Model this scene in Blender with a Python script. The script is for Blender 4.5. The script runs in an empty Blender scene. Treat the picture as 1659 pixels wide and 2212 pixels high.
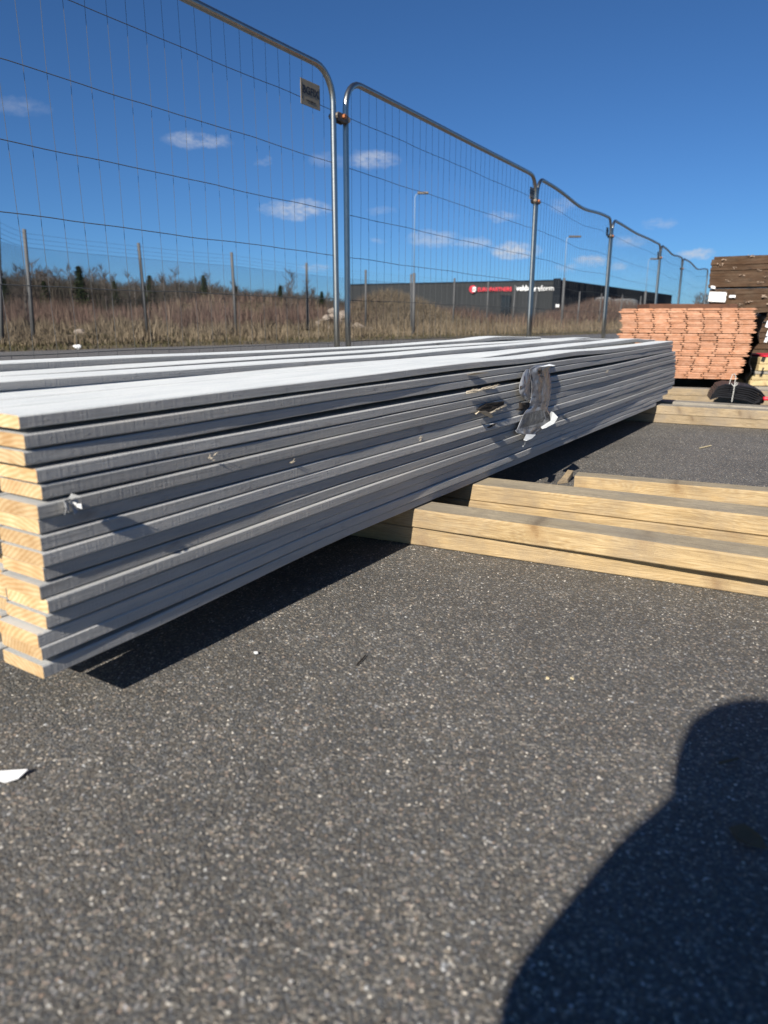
import bpy, math, random
import numpy as np
from mathutils import Vector, Matrix
random.seed(7); rng = np.random.default_rng(11)
D = bpy.data; S = bpy.context.scene; COL = S.collection
R = math.radians

# ------------------------------------------------------------------ camera
CAMH = .5175; F = 1535.; CX, CY = 829.5, 1106.; HOR = 695.      # working units: the 1659 x 2212 view of the photograph
PITCH = math.atan((CY-HOR)/F)
cam = D.objects.new('camera', D.cameras.new('camera')); COL.objects.link(cam); S.camera = cam
cam.location = (0, 0, CAMH); cam.rotation_euler = (R(90)-PITCH, 0, 0)
cam.data.sensor_fit = 'AUTO'; cam.data.sensor_width = 36; cam.data.lens = F/2212*36
cam.data.clip_start = .02; cam.data.clip_end = 3000
cam.data.dof.use_dof = True; cam.data.dof.focus_distance = 1.95; cam.data.dof.aperture_fstop = 4.6
S.render.resolution_x = 768; S.render.resolution_y = 1024

# ------------------------------------------------------------------ light
SUN_AZ, SUN_EL = 27.5, 31.5          # azimuth the light travels to (clockwise from +Y), elevation
sun = D.objects.new('sun', D.lights.new('sun', 'SUN')); COL.objects.link(sun)
trav = Vector((math.sin(R(SUN_AZ))*math.cos(R(SUN_EL)), math.cos(R(SUN_AZ))*math.cos(R(SUN_EL)), -math.sin(R(SUN_EL))))
sun.rotation_euler = trav.to_track_quat('-Z', 'Y').to_euler()
sun.data.energy = 5.0; sun.data.angle = R(.53); sun.data.color = (1, .93, .82)
S.view_settings.view_transform = 'Standard'; S.view_settings.look = 'None'
S.view_settings.exposure = .8; S.view_settings.gamma = 1

fw = Vector((0, math.cos(PITCH), -math.sin(PITCH))); up = Vector((0, math.sin(PITCH), math.cos(PITCH))); CAM = Vector((0, 0, CAMH))
def ray(px, py): return fw + Vector((1, 0, 0))*((px-CX)/F) + up*((CY-py)/F)
def onz(px, py, z): r = ray(px, py); return CAM + r*((z-CAMH)/r.z)
def aty(px, py, Y): r = ray(px, py); return CAM + r*(Y/r.y)

# ------------------------------------------------------------------ node helpers
class NT:
    def __init__(s, tree): s.t = tree; s.n = tree.nodes; s.l = tree.links
    def new(s, typ, **kw):
        n = s.n.new(typ)
        for k, v in kw.items():
            if k.startswith('i_'):
                key = k[2:]; key = int(key) if key.isdigit() else key.replace('_', ' ')
                s.put(n.inputs[key], v)
            else: setattr(n, k, v)
        return n
    def put(s, sock, v):
        if isinstance(v, bpy.types.NodeSocket): s.l.new(v, sock)
        elif v is not None:
            if sock.type == 'RGBA' and len(v) == 3: v = (*v, 1)
            sock.default_value = v
    def math(s, op, a, b=None, clamp=False):
        n = s.new('ShaderNodeMath', operation=op); n.use_clamp = clamp; s.put(n.inputs[0], a)
        if b is not None: s.put(n.inputs[1], b)
        return n.outputs[0]
    def vmath(s, op, a, b=None, scale=None):
        n = s.new('ShaderNodeVectorMath', operation=op); s.put(n.inputs[0], a)
        if b is not None: s.put(n.inputs[1], b)
        if scale is not None: s.put(n.inputs['Scale'], scale)
        return n.outputs[0]
    def noise(s, vec, scale, detail=3, rough=.55, dist=0):
        n = s.new('ShaderNodeTexNoise'); s.put(n.inputs['Vector'], vec); n.inputs['Scale'].default_value = scale
        n.inputs['Detail'].default_value = detail; n.inputs['Roughness'].default_value = rough; n.inputs['Distortion'].default_value = dist
        return n.outputs['Fac']
    def voro(s, vec, scale, feature='F1', out='Distance', rnd=1):
        n = s.new('ShaderNodeTexVoronoi', feature=feature); s.put(n.inputs['Vector'], vec); n.inputs['Scale'].default_value = scale
        n.inputs['Randomness'].default_value = rnd; return n.outputs[out]
    def ramp(s, fac, stops, interp='LINEAR'):
        n = s.new('ShaderNodeValToRGB'); s.put(n.inputs[0], fac); e = n.color_ramp.elements; n.color_ramp.interpolation = interp
        while len(e) < len(stops): e.new(.5)
        for el, (p, c) in zip(e, stops):
            el.position = p; el.color = (*(c if isinstance(c, (tuple, list)) else (c, c, c)), 1)
        return n.outputs[0]
    def mix(s, fac, a, b, blend='MIX'):
        n = s.new('ShaderNodeMix', data_type='RGBA', blend_type=blend); s.put(n.inputs[0], fac); s.put(n.inputs[6], a); s.put(n.inputs[7], b)
        return n.outputs[2]
    def map(s, vec, scale=(1, 1, 1), loc=(0, 0, 0), rot=(0, 0, 0)):
        n = s.new('ShaderNodeMapping'); s.put(n.inputs[0], vec); s.put(n.inputs[1], loc); n.inputs[2].default_value = rot; s.put(n.inputs[3], scale)
        return n.outputs[0]
    def bump(s, h, strength=.5, dist=.01, normal=None):
        n = s.new('ShaderNodeBump'); s.put(n.inputs['Height'], h); n.inputs['Strength'].default_value = strength
        n.inputs['Distance'].default_value = dist; s.put(n.inputs['Normal'], normal); return n.outputs[0]

def material(name, fn=None, color=(.5, .5, .5), rough=.6, metal=0, var=0, vscale=20, bump=0, bscale=200, bdist=.002, spec=.5):
    m = D.materials.new(name); m.use_nodes = True; t = NT(m.node_tree)
    b = t.n['Principled BSDF']; b.inputs['Roughness'].default_value = rough; b.inputs['Metallic'].default_value = metal
    b.inputs['Specular IOR Level'].default_value = spec; b.inputs['Base Color'].default_value = (*color, 1)
    tc = t.new('ShaderNodeTexCoord').outputs['Object']
    if fn: fn(t, b, tc)
    else:
        oi = t.new('ShaderNodeObjectInfo').outputs['Random']
        if var:
            f = t.noise(tc, vscale, 4); f = t.math('MULTIPLY_ADD', f, 2*var); 
            f.node.inputs[2].default_value = 1-var
            g = t.math('MULTIPLY_ADD', oi, var); g.node.inputs[2].default_value = 1-var/2
            f = t.math('MULTIPLY', f, g)
            n = t.vmath('SCALE', color, scale=f); t.put(b.inputs['Base Color'], n)
        if bump: t.put(b.inputs['Normal'], t.bump(t.noise(tc, bscale, 4, .6), bump, bdist))
    return m

# ------------------------------------------------------------------ sky
W = D.worlds.new('World'); S.world = W; W.use_nodes = True
def px_dir(px, py):
    r = ray(px, py).normalized(); return math.atan2(r.x, r.y), math.asin(r.z)
def build_world():
    t = NT(W.node_tree); bg = t.n['Background']
    sky = t.new('ShaderNodeTexSky', sky_type='NISHITA', sun_disc=False)
    sky.sun_elevation = R(SUN_EL); sky.sun_rotation = R(SUN_AZ+180); sky.altitude = 100
    sky.air_density = .7; sky.dust_density = .5; sky.ozone_density = 2
    bg.inputs['Strength'].default_value = .054
    v = t.new('ShaderNodeTexCoord').outputs['Generated']
    wob = t.noise(v, 34, 6, .66); wob2 = t.noise(t.map(v, loc=(3.1, 1.7, .4)), 34, 6, .66)
    sp = t.new('ShaderNodeSeparateXYZ'); t.put(sp.inputs[0], v)
    az = t.math('ARCTAN2', sp.outputs[0], sp.outputs[1]); el = t.math('ARCSINE', sp.outputs[2])
    az = t.math('ADD', az, t.math('MULTIPLY', t.math('SUBTRACT', wob, .5), .045)); el = t.math('ADD', el, t.math('MULTIPLY', t.math('SUBTRACT', wob2, .5), .022))
    clouds = [(425,303,62,15,.62),(800,343,52,19,.75),(645,452,66,21,.95),(40,228,50,17,.22),(570,347,16,9,.25),(1108,540,48,17,1.3),
              (1085,470,30,11,.5),(935,515,50,17,.6),(1020,526,42,11,.6),(1215,442,20,18,.45),(1278,565,32,13,.85),(1360,520,30,15,.5),
              (1504,550,28,12,.95),(1425,483,28,10,.35),(820,455,30,10,.25),(680,580,24,9,.45),(815,522,22,7,.3),(1230,578,22,7,.35),(1335,575,16,9,.5),(700,345,30,18,.3)]
    tot = None
    for (px, py, w, h, s) in clouds:
        a0, e0 = px_dir(px, py); wa = 1.2*w/F; wh = 1.0*h/F
        dx = t.math('DIVIDE', t.math('SUBTRACT', az, a0), wa); dy = t.math('DIVIDE', t.math('SUBTRACT', el, e0), wh)
        r2 = t.math('ADD', t.math('MULTIPLY', dx, dx), t.math('MULTIPLY', dy, dy))
        m = t.math('MULTIPLY', t.math('SUBTRACT', 1, r2, True), s)
        tot = m if tot is None else t.math('MAXIMUM', tot, m)
    den = t.math('MULTIPLY', t.math('MULTIPLY', tot, .85), t.ramp(t.noise(t.map(v, (1, 1, 2.2)), 55, 6, .68), [(.34, .12), (.60, 1)]))
    den = t.math('MINIMUM', den, .8)
    c = t.mix(den, t.mix(1, sky.outputs[0], (.39, .69, 1.0), 'MULTIPLY'), (6.5, 6.8, 7.4))
    t.put(bg.inputs['Color'], c)
build_world()

# ------------------------------------------------------------------ object helpers
def mesh_obj(name, verts, faces, mat, parent=None, loc=(0, 0, 0), rotz=0, mi=None, smooth=False):
    me = D.meshes.new(name); me.from_pydata([tuple(v) for v in verts], [], faces); 
    for m in (mat if isinstance(mat, (list, tuple)) else [mat]): me.materials.append(m)
    if mi is not None: me.polygons.foreach_set('material_index', mi)
    if smooth: me.polygons.foreach_set('use_smooth', [True]*len(me.polygons))
    me.update(); o = D.objects.new(name, me); COL.objects.link(o)
    o.location = loc; o.rotation_euler = (0, 0, rotz)
    if parent: o.parent = parent
    return o
def tag(o, label, cat, group=None, kind=None):
    if kind: o['kind'] = kind
    if label: o['label'] = label
    if cat: o['category'] = cat
    if group: o['group'] = group
    return o
def empty(name, loc=(0, 0, 0), rotz=0):
    o = D.objects.new(name, None); COL.objects.link(o); o.location = loc; o.rotation_euler = (0, 0, rotz); o.empty_display_size = .1; return o
def copy_tree(o, parent=None):
    c = o.copy(); COL.objects.link(c)
    if parent: c.parent = parent
    for ch in list(o.children): copy_tree(ch, c)
    return c
class MB:
    def __init__(s): s.v = []; s.f = []; s.m = []
    def add(s, vs, fs, m=0):
        b = len(s.v); s.v += [tuple(v) for v in vs]; s.f += [tuple(i+b for i in f) for f in fs]; s.m += [m]*len(fs)
    def box(s, c, sz, rot=None, m=0, taper=1):
        x, y, z = [a/2 for a in sz]
        vs = [Vector((sx*x*(taper if k else 1), sy*y*(taper if k else 1), (z if k else -z))) for k in (0, 1) for sx, sy in ((-1, -1), (1, -1), (1, 1), (-1, 1))]
        if rot is not None: vs = [rot @ v for v in vs]
        s.add([v+Vector(c) for v in vs], [(0, 3, 2, 1), (4, 5, 6, 7), (0, 1, 5, 4), (1, 2, 6, 5), (2, 3, 7, 6), (3, 0, 4, 7)], m)
    def cbox(s, lo, hi, ch=.004, m=0):          # box with all vertical and horizontal edges chamfered, made of three crossed rings
        x0, y0, z0 = lo; x1, y1, z1 = hi; c = ch; vs = []; fs = []
        prof = [(y0+c, z0), (y1-c, z0), (y1, z0+c), (y1, z1-c), (y1-c, z1), (y0+c, z1), (y0, z1-c), (y0, z0+c)]
        cy, cz = (y0+y1)/2, (z0+z1)/2
        for x, k in ((x0, 1), (x0+c, 0), (x1-c, 0), (x1, 1)):
            for (y, z) in prof:
                if k: y = cy+(y-cy)*(1-2*c/(y1-y0)); z = cz+(z-cz)*(1-2*c/(z1-z0))
                vs.append((x, y, z))
        for r in range(3):
            for i in range(8):
                j = (i+1) % 8; fs.append((r*8+i, r*8+j, (r+1)*8+j, (r+1)*8+i))
        fs.append(tuple(range(7, -1, -1))); fs.append(tuple(24+i for i in range(8)))
        s.add(vs, fs, m)
    def tube(s, pts, r, n=8, m=0, closed_ends=True):
        pts = [Vector(p) for p in pts]; rr = r if isinstance(r, (list, tuple)) else [r]*len(pts); b = []; prev = None
        for i, p in enumerate(pts):
            t = (pts[min(i+1, len(pts)-1)]-pts[max(i-1, 0)]).normalized()
            a = prev if prev is not None else (Vector((0, 0, 1)) if abs(t.z) < .9 else Vector((1, 0, 0)))
            u = (a - t*a.dot(t)); u = u.normalized() if u.length > 1e-6 else t.orthogonal().normalized(); w = t.cross(u); prev = u
            b += [p+(u*math.cos(2*math.pi*k/n)+w*math.sin(2*math.pi*k/n))*rr[i] for k in range(n)]
        fs = [(i*n+k, i*n+(k+1) % n, (i+1)*n+(k+1) % n, (i+1)*n+k) for i in range(len(pts)-1) for k in range(n)]
        if closed_ends: fs += [tuple(range(n-1, -1, -1)), tuple((len(pts)-1)*n+k for k in range(n))]
        s.add(b, fs, m)
    def build(s, name, mat, parent=None, loc=(0, 0, 0), rotz=0, smooth=False):
        return mesh_obj(name, s.v, s.f, mat, parent, loc, rotz, s.m, smooth)
def vnoise(x, seed, amp=1., oct=((1., 1.),)):
    v = 0
    for f, a in oct: v += a*(math.sin(x*f+seed*12.9898)+.6*math.sin(x*f*1.93+seed*78.233+1.3)+.35*math.sin(x*f*3.7+seed*3.17))/1.6
    return v*amp

# ------------------------------------------------------------------ materials
def f_asphalt(t, b, tc):
    geo = t.new('ShaderNodeNewGeometry').outputs['Position']
    big = t.noise(geo, 1.6, 4, .6); mid = t.noise(geo, 14, 4, .6); fine = t.noise(geo, 900, 3, .7)
    warp = t.vmath('ADD', geo, t.vmath('SCALE', t.new('ShaderNodeTexNoise', i_Scale=160., i_Vector=geo).outputs['Color'], scale=.004))
    c1 = t.voro(warp, 330, out='Color'); d1 = t.voro(warp, 330); c2 = t.voro(warp, 120, out='Color'); d2 = t.voro(warp, 120)
    s1 = t.new('ShaderNodeSeparateColor'); t.put(s1.inputs[0], c1); s2 = t.new('ShaderNodeSeparateColor'); t.put(s2.inputs[0], c2)
    stone = t.ramp(s1.outputs[0], [(0, (.078, .076, .073)), (.45, (.098, .095, .090)), (.66, (.125, .121, .112)), (.84, (.165, .158, .145)), (.93, (.30, .285, .26)), (.97, (.25, .20, .17)), (1, (.62, .60, .55))])
    tint = t.ramp(s1.outputs[1], [(0, (.85, .92, 1.05)), (.5, (1, 1, .98)), (1, (1.12, 1, .86))])
    stone = t.mix(1, stone, tint, 'MULTIPLY'); stone = t.vmath('SCALE', stone, scale=1.27)
    gap = t.ramp(d1, [(.3, 1), (.7, .66)]); stone = t.mix(1, stone, gap, 'MULTIPLY')
    bigst = t.ramp(s2.outputs[0], [(0, (.10, .095, .088)), (.6, (.18, .168, .148)), (.85, (.26, .24, .21)), (1, (.30, .235, .19))])
    mask = t.math('MULTIPLY', t.ramp(s2.outputs[1], [(.74, 0), (.76, 1)]), t.ramp(d2, [(.34, 1), (.44, 0)]))
    col = t.mix(mask, stone, bigst)
    mod = t.ramp(t.math('ADD', t.math('MULTIPLY', big, .62), t.math('MULTIPLY', mid, .38)), [(.32, .74), (.5, 1), (.68, 1.26)])
    tar = t.ramp(t.noise(geo, 5.5, 5, .62), [(.66, 1), (.72, .55)]); mod = t.mix(1, mod, tar, 'MULTIPLY')
    col = t.mix(1, col, mod, 'MULTIPLY')
    col = t.mix(t.ramp(fine, [(.38, .4), (.6, 0)]), col, (.04, .039, .038))
    t.put(b.inputs['Base Color'], col); b.inputs['Roughness'].default_value = .62; b.inputs['Specular IOR Level'].default_value = .35
    h = t.math('ADD', t.math('MULTIPLY', t.ramp(d1, [(.1, 1), (.65, 0)]), t.math('ADD', s1.outputs[2], .3)), t.math('MULTIPLY', mask, 1.2))
    h = t.math('ADD', h, t.math('MULTIPLY', t.noise(geo, 400, 3, .7), .5))
    t.put(b.inputs['Normal'], t.bump(h, .7, .0015))
M_asphalt = material('asphalt', f_asphalt)

def f_paint(t, b, tc, top=True):
    rnd = t.new('ShaderNodeObjectInfo').outputs['Random']
    off = t.new('ShaderNodeCombineXYZ'); t.put(off.inputs[0], t.math('MULTIPLY', rnd, 37)); t.put(off.inputs[1], t.math('MULTIPLY', rnd, 11)); 
    p = t.vmath('ADD', tc, off.outputs[0])
    patch = t.noise(t.map(p, (2.2, 9, 30)), 3, 4, .6); grain = t.noise(t.map(p, (5, 90, 330)), 1, 5, .7)
    saw = t.noise(t.map(p, (230, 6, 14)), 1, 3, .6); fuzz = t.noise(p, 420, 4, .8); lump = t.noise(t.map(p, (1, 1, 2.2)), 75, 3, .6)
    kn = t.voro(t.map(p, (3.3, 1, 9)), 1.0); knot = t.ramp(kn, [(.045, 1), (.085, 0)])
    col = t.ramp(patch, [(.3, (.47, .50, .52)), (.55, (.56, .58, .58)), (.75, (.62, .62, .60))])
    v = t.math('MULTIPLY_ADD', rnd, .34); v.node.inputs[2].default_value = .84
    col = t.vmath('SCALE', col, scale=v)
    smear = t.ramp(t.noise(t.map(p, (5, 5, 22)), 2, 5, .7), [(.60, 0), (.72, .5)]); col = t.mix(smear, col, (.20, .19, .185))
    col = t.mix(t.math('MULTIPLY', knot, .45), col, (.26, .24, .21))
    col = t.mix(t.ramp(grain, [(.25, .3), (.42, 0)]), col, (.36, .35, .34))
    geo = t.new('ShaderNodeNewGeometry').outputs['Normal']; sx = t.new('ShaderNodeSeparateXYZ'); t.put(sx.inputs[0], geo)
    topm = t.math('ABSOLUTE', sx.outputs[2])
    # sunlight and shade put into the colour: wide faces paler, sawn edges darker
    lit_top = t.ramp(t.noise(t.map(p, (3, 14, 14)), 2, 4, .6), [(.3, (.64, .67, .67)), (.6, (.76, .78, .77))])
    gran = t.ramp(t.noise(p, 520, 2, .8), [(.35, (.86, .87, .88)), (.62, (1.08, 1.08, 1.07))]); lit_top = t.mix(1, lit_top, gran, 'MULTIPLY')
    col = t.mix(t.math('MULTIPLY', topm, .9 if top else .25), t.mix(1, col, (.64, .605, .585), 'MULTIPLY'), lit_top)
    t.put(b.inputs['Base Color'], col); b.inputs['Roughness'].default_value = .55; b.inputs['Specular IOR Level'].default_value = .35
    # the planed wide face is fuzzy and granular, the edge is sawn with ripples and paint ridges
    he = t.math('ADD', t.math('MULTIPLY', saw, 1.5), t.math('MULTIPLY', grain, 1.9)); he = t.math('ADD', he, t.math('MULTIPLY', t.ramp(lump, [(.62, 0), (.74, 1)]), 1.0)); he = t.math('ADD', he, t.math('MULTIPLY', knot, 1.2))
    he = t.math('ADD', he, t.math('MULTIPLY', fuzz, .25))
    ht = t.math('ADD', t.math('MULTIPLY', fuzz, .75), t.math('MULTIPLY', lump, .15))
    mx = t.new('ShaderNodeMix', data_type='FLOAT'); t.put(mx.inputs[0], topm); t.put(mx.inputs[2], he); t.put(mx.inputs[3], ht)
    t.put(b.inputs['Normal'], t.bump(mx.outputs[0], .9, .0013))
M_paint = material('weathered_grey_paint_sunlit_top', f_paint)
M_paint_low = material('grey_paint_less_sunlit', lambda t, b, tc: f_paint(t, b, tc, False))  # lower boards get less of the painted sunlight on their wide faces

def wood_fn(light, dark, knotc, scale=1., bumpk=.4, grey=None, axis='x', speck=.3):
    def fn(t, b, tc):
        rnd = t.new('ShaderNodeObjectInfo').outputs['Random']
        off = t.new('ShaderNodeCombineXYZ'); t.put(off.inputs[0], t.math('MULTIPLY', rnd, 23)); t.put(off.inputs[1], t.math('MULTIPLY', rnd, 7)); t.put(off.inputs[2], t.math('MULTIPLY', rnd, 5))
        p = t.vmath('ADD', tc, off.outputs[0])
        sk = t.new('ShaderNodeSeparateXYZ'); t.put(sk.inputs[0], t.map(p, rot=(0, R(28), 0))); ck = t.new('ShaderNodeCombineXYZ')
        t.put(ck.inputs[0], t.math('MULTIPLY', sk.outputs[0], 9.5*scale)); t.put(ck.inputs[1], t.math('MULTIPLY', sk.outputs[2], 3.8*scale))
        vk = t.new('ShaderNodeTexVoronoi', voronoi_dimensions='2D'); t.put(vk.inputs['Vector'], ck.outputs[0]); vk.inputs['Scale'].default_value = 1; kd = vk.outputs['Distance']
        kd = t.math('ADD', kd, t.math('MULTIPLY', t.math('SUBTRACT', t.noise(p, 60, 4, .7), .5), .16)); knot = t.ramp(kd, [(.02, 1), (.09, 0)]); halo = t.ramp(kd, [(.05, 1), (.22, 0)])
        w = t.noise(t.map(p, (1.2*scale, 9*scale, 9*scale)), 1.6, 3, .5)
        g = t.new('ShaderNodeTexWave', wave_type='BANDS', bands_direction='Z'); t.put(g.inputs['Vector'], t.vmath('ADD', t.map(p, (.25*scale, 5*scale, 5*scale)), t.vmath('SCALE', (1, 1, 1), scale=t.math('ADD', t.math('MULTIPLY', w, 1.1), t.math('MULTIPLY', halo, .30)))))
        g.inputs['Scale'].default_value = 11; g.inputs['Distortion'].default_value = 1.5; g.inputs['Detail'].default_value = 3; g.inputs['Detail Scale'].default_value = 1.5
        fib = t.noise(t.map(p, (12*scale, 330*scale, 330*scale)), 1, 5, .75); pat = t.noise(t.map(p, (2, 5, 5)), 3, 3)
        c = t.mix(t.math('MULTIPLY', g.outputs['Fac'], .62), light, dark); c = t.mix(t.ramp(fib, [(.36, .7), (.56, 0)]), c, tuple(x*.62 for x in dark))
        c = t.mix(1, c, t.ramp(pat, [(.3, (.86, .84, .8)), (.7, (1.1, 1.1, 1.1))]), 'MULTIPLY')
        v = t.math('MULTIPLY_ADD', rnd, .24); v.node.inputs[2].default_value = .88; c = t.vmath('SCALE', c, scale=v)
        c = t.mix(t.math('MULTIPLY', halo, .35), c, knotc); c = t.mix(t.math('MULTIPLY', knot, .42), c, tuple(x*.6 for x in knotc))
        if grey:
            dirt = t.ramp(t.noise(p, 7, 5, .7), [(.42, 0), (.66, 1)]); c = t.mix(t.math('MULTIPLY', dirt, speck), c, grey)
        t.put(b.inputs['Base Color'], c); b.inputs['Roughness'].default_value = .72; b.inputs['Specular IOR Level'].default_value = .25
        t.put(b.inputs['Normal'], t.bump(t.math('ADD', fib, t.math('MULTIPLY', g.outputs['Fac'], .3)), bumpk, .0012))
    return fn
M_wood = material('fresh_sawn_wood', wood_fn((.41, .31, .175), (.32, .215, .10), (.20, .105, .04), 1, .6, (.17, .14, .11), speck=.5))
M_wood_top = material('weathered_wood_top', wood_fn((.39, .33, .235), (.27, .225, .16), (.13, .09, .055), 1, .7, (.21, .19, .16), speck=.55))
M_oldwood = material('aged_wood', wood_fn((.33, .26, .17), (.25, .185, .11), (.13, .08, .04), 1, .6, (.16, .14, .12), speck=.6))
M_greywood = material('silver_grey_wood', wood_fn((.33, .30, .255), (.24, .22, .185), (.12, .1, .07), 1, .7, (.18, .17, .155), speck=.5))
M_brown = material('dark_brown_wood', wood_fn((.075, .040, .020), (.038, .020, .010), (.02, .012, .008), 1, .9, (.10, .075, .05), speck=.35))
M_redbrown = material('reddish_brown_wood', wood_fn((.15, .07, .042), (.10, .045, .028), (.05, .025, .015), 1, .6, (.08, .05, .04), speck=.4))
M_yellow = material('pale_yellow_wood', wood_fn((.52, .42, .24), (.44, .34, .18), (.25, .16, .08), 1, .4))
def endgrain_fn(light, dark, cr=.3):
    def fn(t, b, tc):
        rnd = t.new('ShaderNodeObjectInfo').outputs['Random']; wn = t.new('ShaderNodeTexWhiteNoise', noise_dimensions='1D'); t.put(wn.inputs['W'], rnd)
        o = t.vmath('SCALE', t.vmath('SUBTRACT', wn.outputs['Color'], (.5, .5, .5)), scale=.30)
        p = t.vmath('MULTIPLY', t.vmath('ADD', tc, o), (0, 1, 1))
        p = t.vmath('ADD', p, t.vmath('SCALE', t.new('ShaderNodeTexNoise', i_Scale=22., i_Vector=tc).outputs['Color'], scale=.012))
        w = t.new('ShaderNodeTexWave', wave_type='RINGS', rings_direction='X'); t.put(w.inputs['Vector'], p); w.inputs['Scale'].default_value = 48; w.inputs['Distortion'].default_value = .9; w.inputs['Detail'].default_value = 3
        c = t.mix(w.outputs['Fac'], light, dark); bl = t.noise(t.vmath('ADD', tc, o), 26, 3)
        c = t.mix(1, c, t.ramp(bl, [(.3, (.84, .72, .60)), (.65, (1.06, 1.06, 1.04))]), 'MULTIPLY')
        v = t.math('MULTIPLY_ADD', wn.outputs['Value'], .34); v.node.inputs[2].default_value = .8; c = t.vmath('SCALE', c, scale=v)
        t.put(b.inputs['Base Color'], c); b.inputs['Roughness'].default_value = .8; b.inputs['Specular IOR Level'].default_value = .2
        saw = t.noise(t.map(tc, (1, 30, 500)), 1, 3, .6); dirt = t.ramp(t.noise(t.vmath('ADD', tc, o), 60, 5, .7), [(.58, 0), (.75, .45)]); c = t.mix(dirt, c, tuple(x*.45 for x in dark)); c = t.mix(1, c, t.ramp(saw, [(.35, (.86, .84, .82)), (.55, (1, 1, 1))]), 'MULTIPLY'); t.put(b.inputs['Base Color'], c)
        t.put(b.inputs['Normal'], t.bump(t.noise(tc, 500, 4, .7), .5, .0012))
    return fn
M_end = material('pine_end_grain', endgrain_fn((.52, .40, .245), (.43, .30, .16)))
M_terra_end = material('terracotta_end_grain', endgrain_fn((.47, .27, .185), (.37, .19, .12)))
M_terra = material('terracotta_board', wood_fn((.30, .15, .08), (.22, .10, .055), (.12, .05, .03)))
M_galv = material('galvanised_steel', color=(.36, .365, .345), rough=.33, metal=1.0, var=.18, vscale=30, bump=.15, bscale=120)
M_wire = material('galvanised_wire', color=(.065, .07, .075), rough=.7, metal=.0, spec=.2)
M_lamp = material('pale_lamp_paint', color=(.22, .29, .38), rough=.7)
M_post = material('aged_grey_post', color=(.075, .077, .08), rough=.7, var=.2, vscale=6)
M_clamp = material('dull_zinc_clamp', color=(.16, .14, .12), rough=.6, metal=.6, var=.3)
M_rust = material('rusty_bolt', color=(.32, .11, .04), rough=.8, var=.3, vscale=200)
M_plate = material('tan_sign_plate', color=(.23, .19, .13), rough=.5, var=.08)
M_ink = material('black_ink', color=(.012, .012, .018), rough=.5)
M_concrete = material('concrete', color=(.33, .32, .30), rough=.9, var=.2, bump=.6, bscale=150)
M_black = material('black_plastic', color=(.012, .012, .014), rough=.45, var=.3, bump=.4, bscale=60, bdist=.004)
M_wrap = material('black_wrap', color=(.01, .01, .011), rough=.28, bump=.9, bscale=24, bdist=.02)
M_white = material('white_plastic', color=(.75, .76, .77), rough=.5, var=.06)
M_paper = material('white_paper', color=(.72, .73, .74), rough=.8, var=.05)
def f_foil(t, b, tc):
    d = t.voro(t.map(tc, (1, 1, .55)), 26); e = t.voro(tc, 70); n = t.noise(tc, 30, 3, .5)
    h = t.math('ADD', t.math('MULTIPLY', d, 1.2), t.math('MULTIPLY', e, .5)); h = t.math('ADD', h, t.math('MULTIPLY', n, .5))
    c = t.ramp(t.noise(tc, 14, 3), [(.42, (.115, .12, .14)), (.60, (.24, .25, .275))])
    t.put(b.inputs['Base Color'], c); b.inputs['Roughness'].default_value = .27; b.inputs['Specular IOR Level'].default_value = .6; t.put(b.inputs['Normal'], t.bump(h, .32, .006))
M_foil = material('grey_label_sheet', f_foil)
M_foil_w = material('white_sheet_back', color=(.55, .58, .61), rough=.45, bump=.4, bscale=90, bdist=.002)
M_red = material('red_paint', color=(.55, .02, .04), rough=.5)
M_twine = material('pale_twine', color=(.42, .42, .40), rough=.8)
M_dryleaf = material('dry_leaf', color=(.12, .08, .045), rough=.9, var=.3)
M_lump = material('dried_paint', color=(.34, .35, .36), rough=.4)
M_straw = material('straw', color=(.5, .42, .26), rough=.8)
M_darkwood = material('rough_dark_wood', color=(.022, .016, .012), rough=.95, var=.5, vscale=90, bump=1, bscale=160, bdist=.004)
M_splint = material('torn_wood_fibre', color=(.46, .40, .31), rough=.9, var=.3, vscale=90)
M_cladding = material('grey_metal_cladding', None, (.115, .118, .122), .55)
def f_clad(t, b, tc):
    w = t.new('ShaderNodeTexWave', wave_type='BANDS', bands_direction='X', wave_profile='SAW'); t.put(w.inputs['Vector'], tc); w.inputs['Scale'].default_value = .32
    c = t.mix(t.ramp(w.outputs['Fac'], [(.0, 1), (.06, 0)]), (.032, .035, .038), (.016, .018, .021)); t.put(b.inputs['Base Color'], c); b.inputs['Roughness'].default_value = .9; b.inputs['Specular IOR Level'].default_value = .08
M_clad = material('grey_wall_cladding', f_clad)
M_dclad = material('dark_wall_cladding', color=(.009, .012, .017), rough=.8, spec=.1)
M_glass = material('dark_window_glass', color=(.012, .014, .018), rough=.1)
M_coat = material('dark_coat', color=(.03, .035, .045), rough=.85, bump=.4, bscale=80)
M_skin = material('skin', color=(.5, .3, .22), rough=.5)
M_hair = material('dark_hair', color=(.03, .02, .015), rough=.8)
M_phone = material('phone_case', color=(.02, .02, .022), rough=.4)
def f_soil(t, b, tc):
    g = t.new('ShaderNodeNewGeometry').outputs['Position']
    c = t.ramp(t.noise(g, .9, 6, .65), [(.3, (.052, .038, .024)), (.5, (.10, .078, .048)), (.68, (.16, .125, .078))])
    gr = t.ramp(t.noise(g, .35, 4, .6), [(.55, 0), (.7, .5)]); c = t.mix(gr, c, (.06, .06, .03))
    t.put(b.inputs['Base Color'], c); b.inputs['Roughness'].default_value = .95; t.put(b.inputs['Normal'], t.bump(t.noise(g, 5, 5, .7), 1, .15))
M_soil = material('dry_grassy_soil', f_soil)
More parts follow.
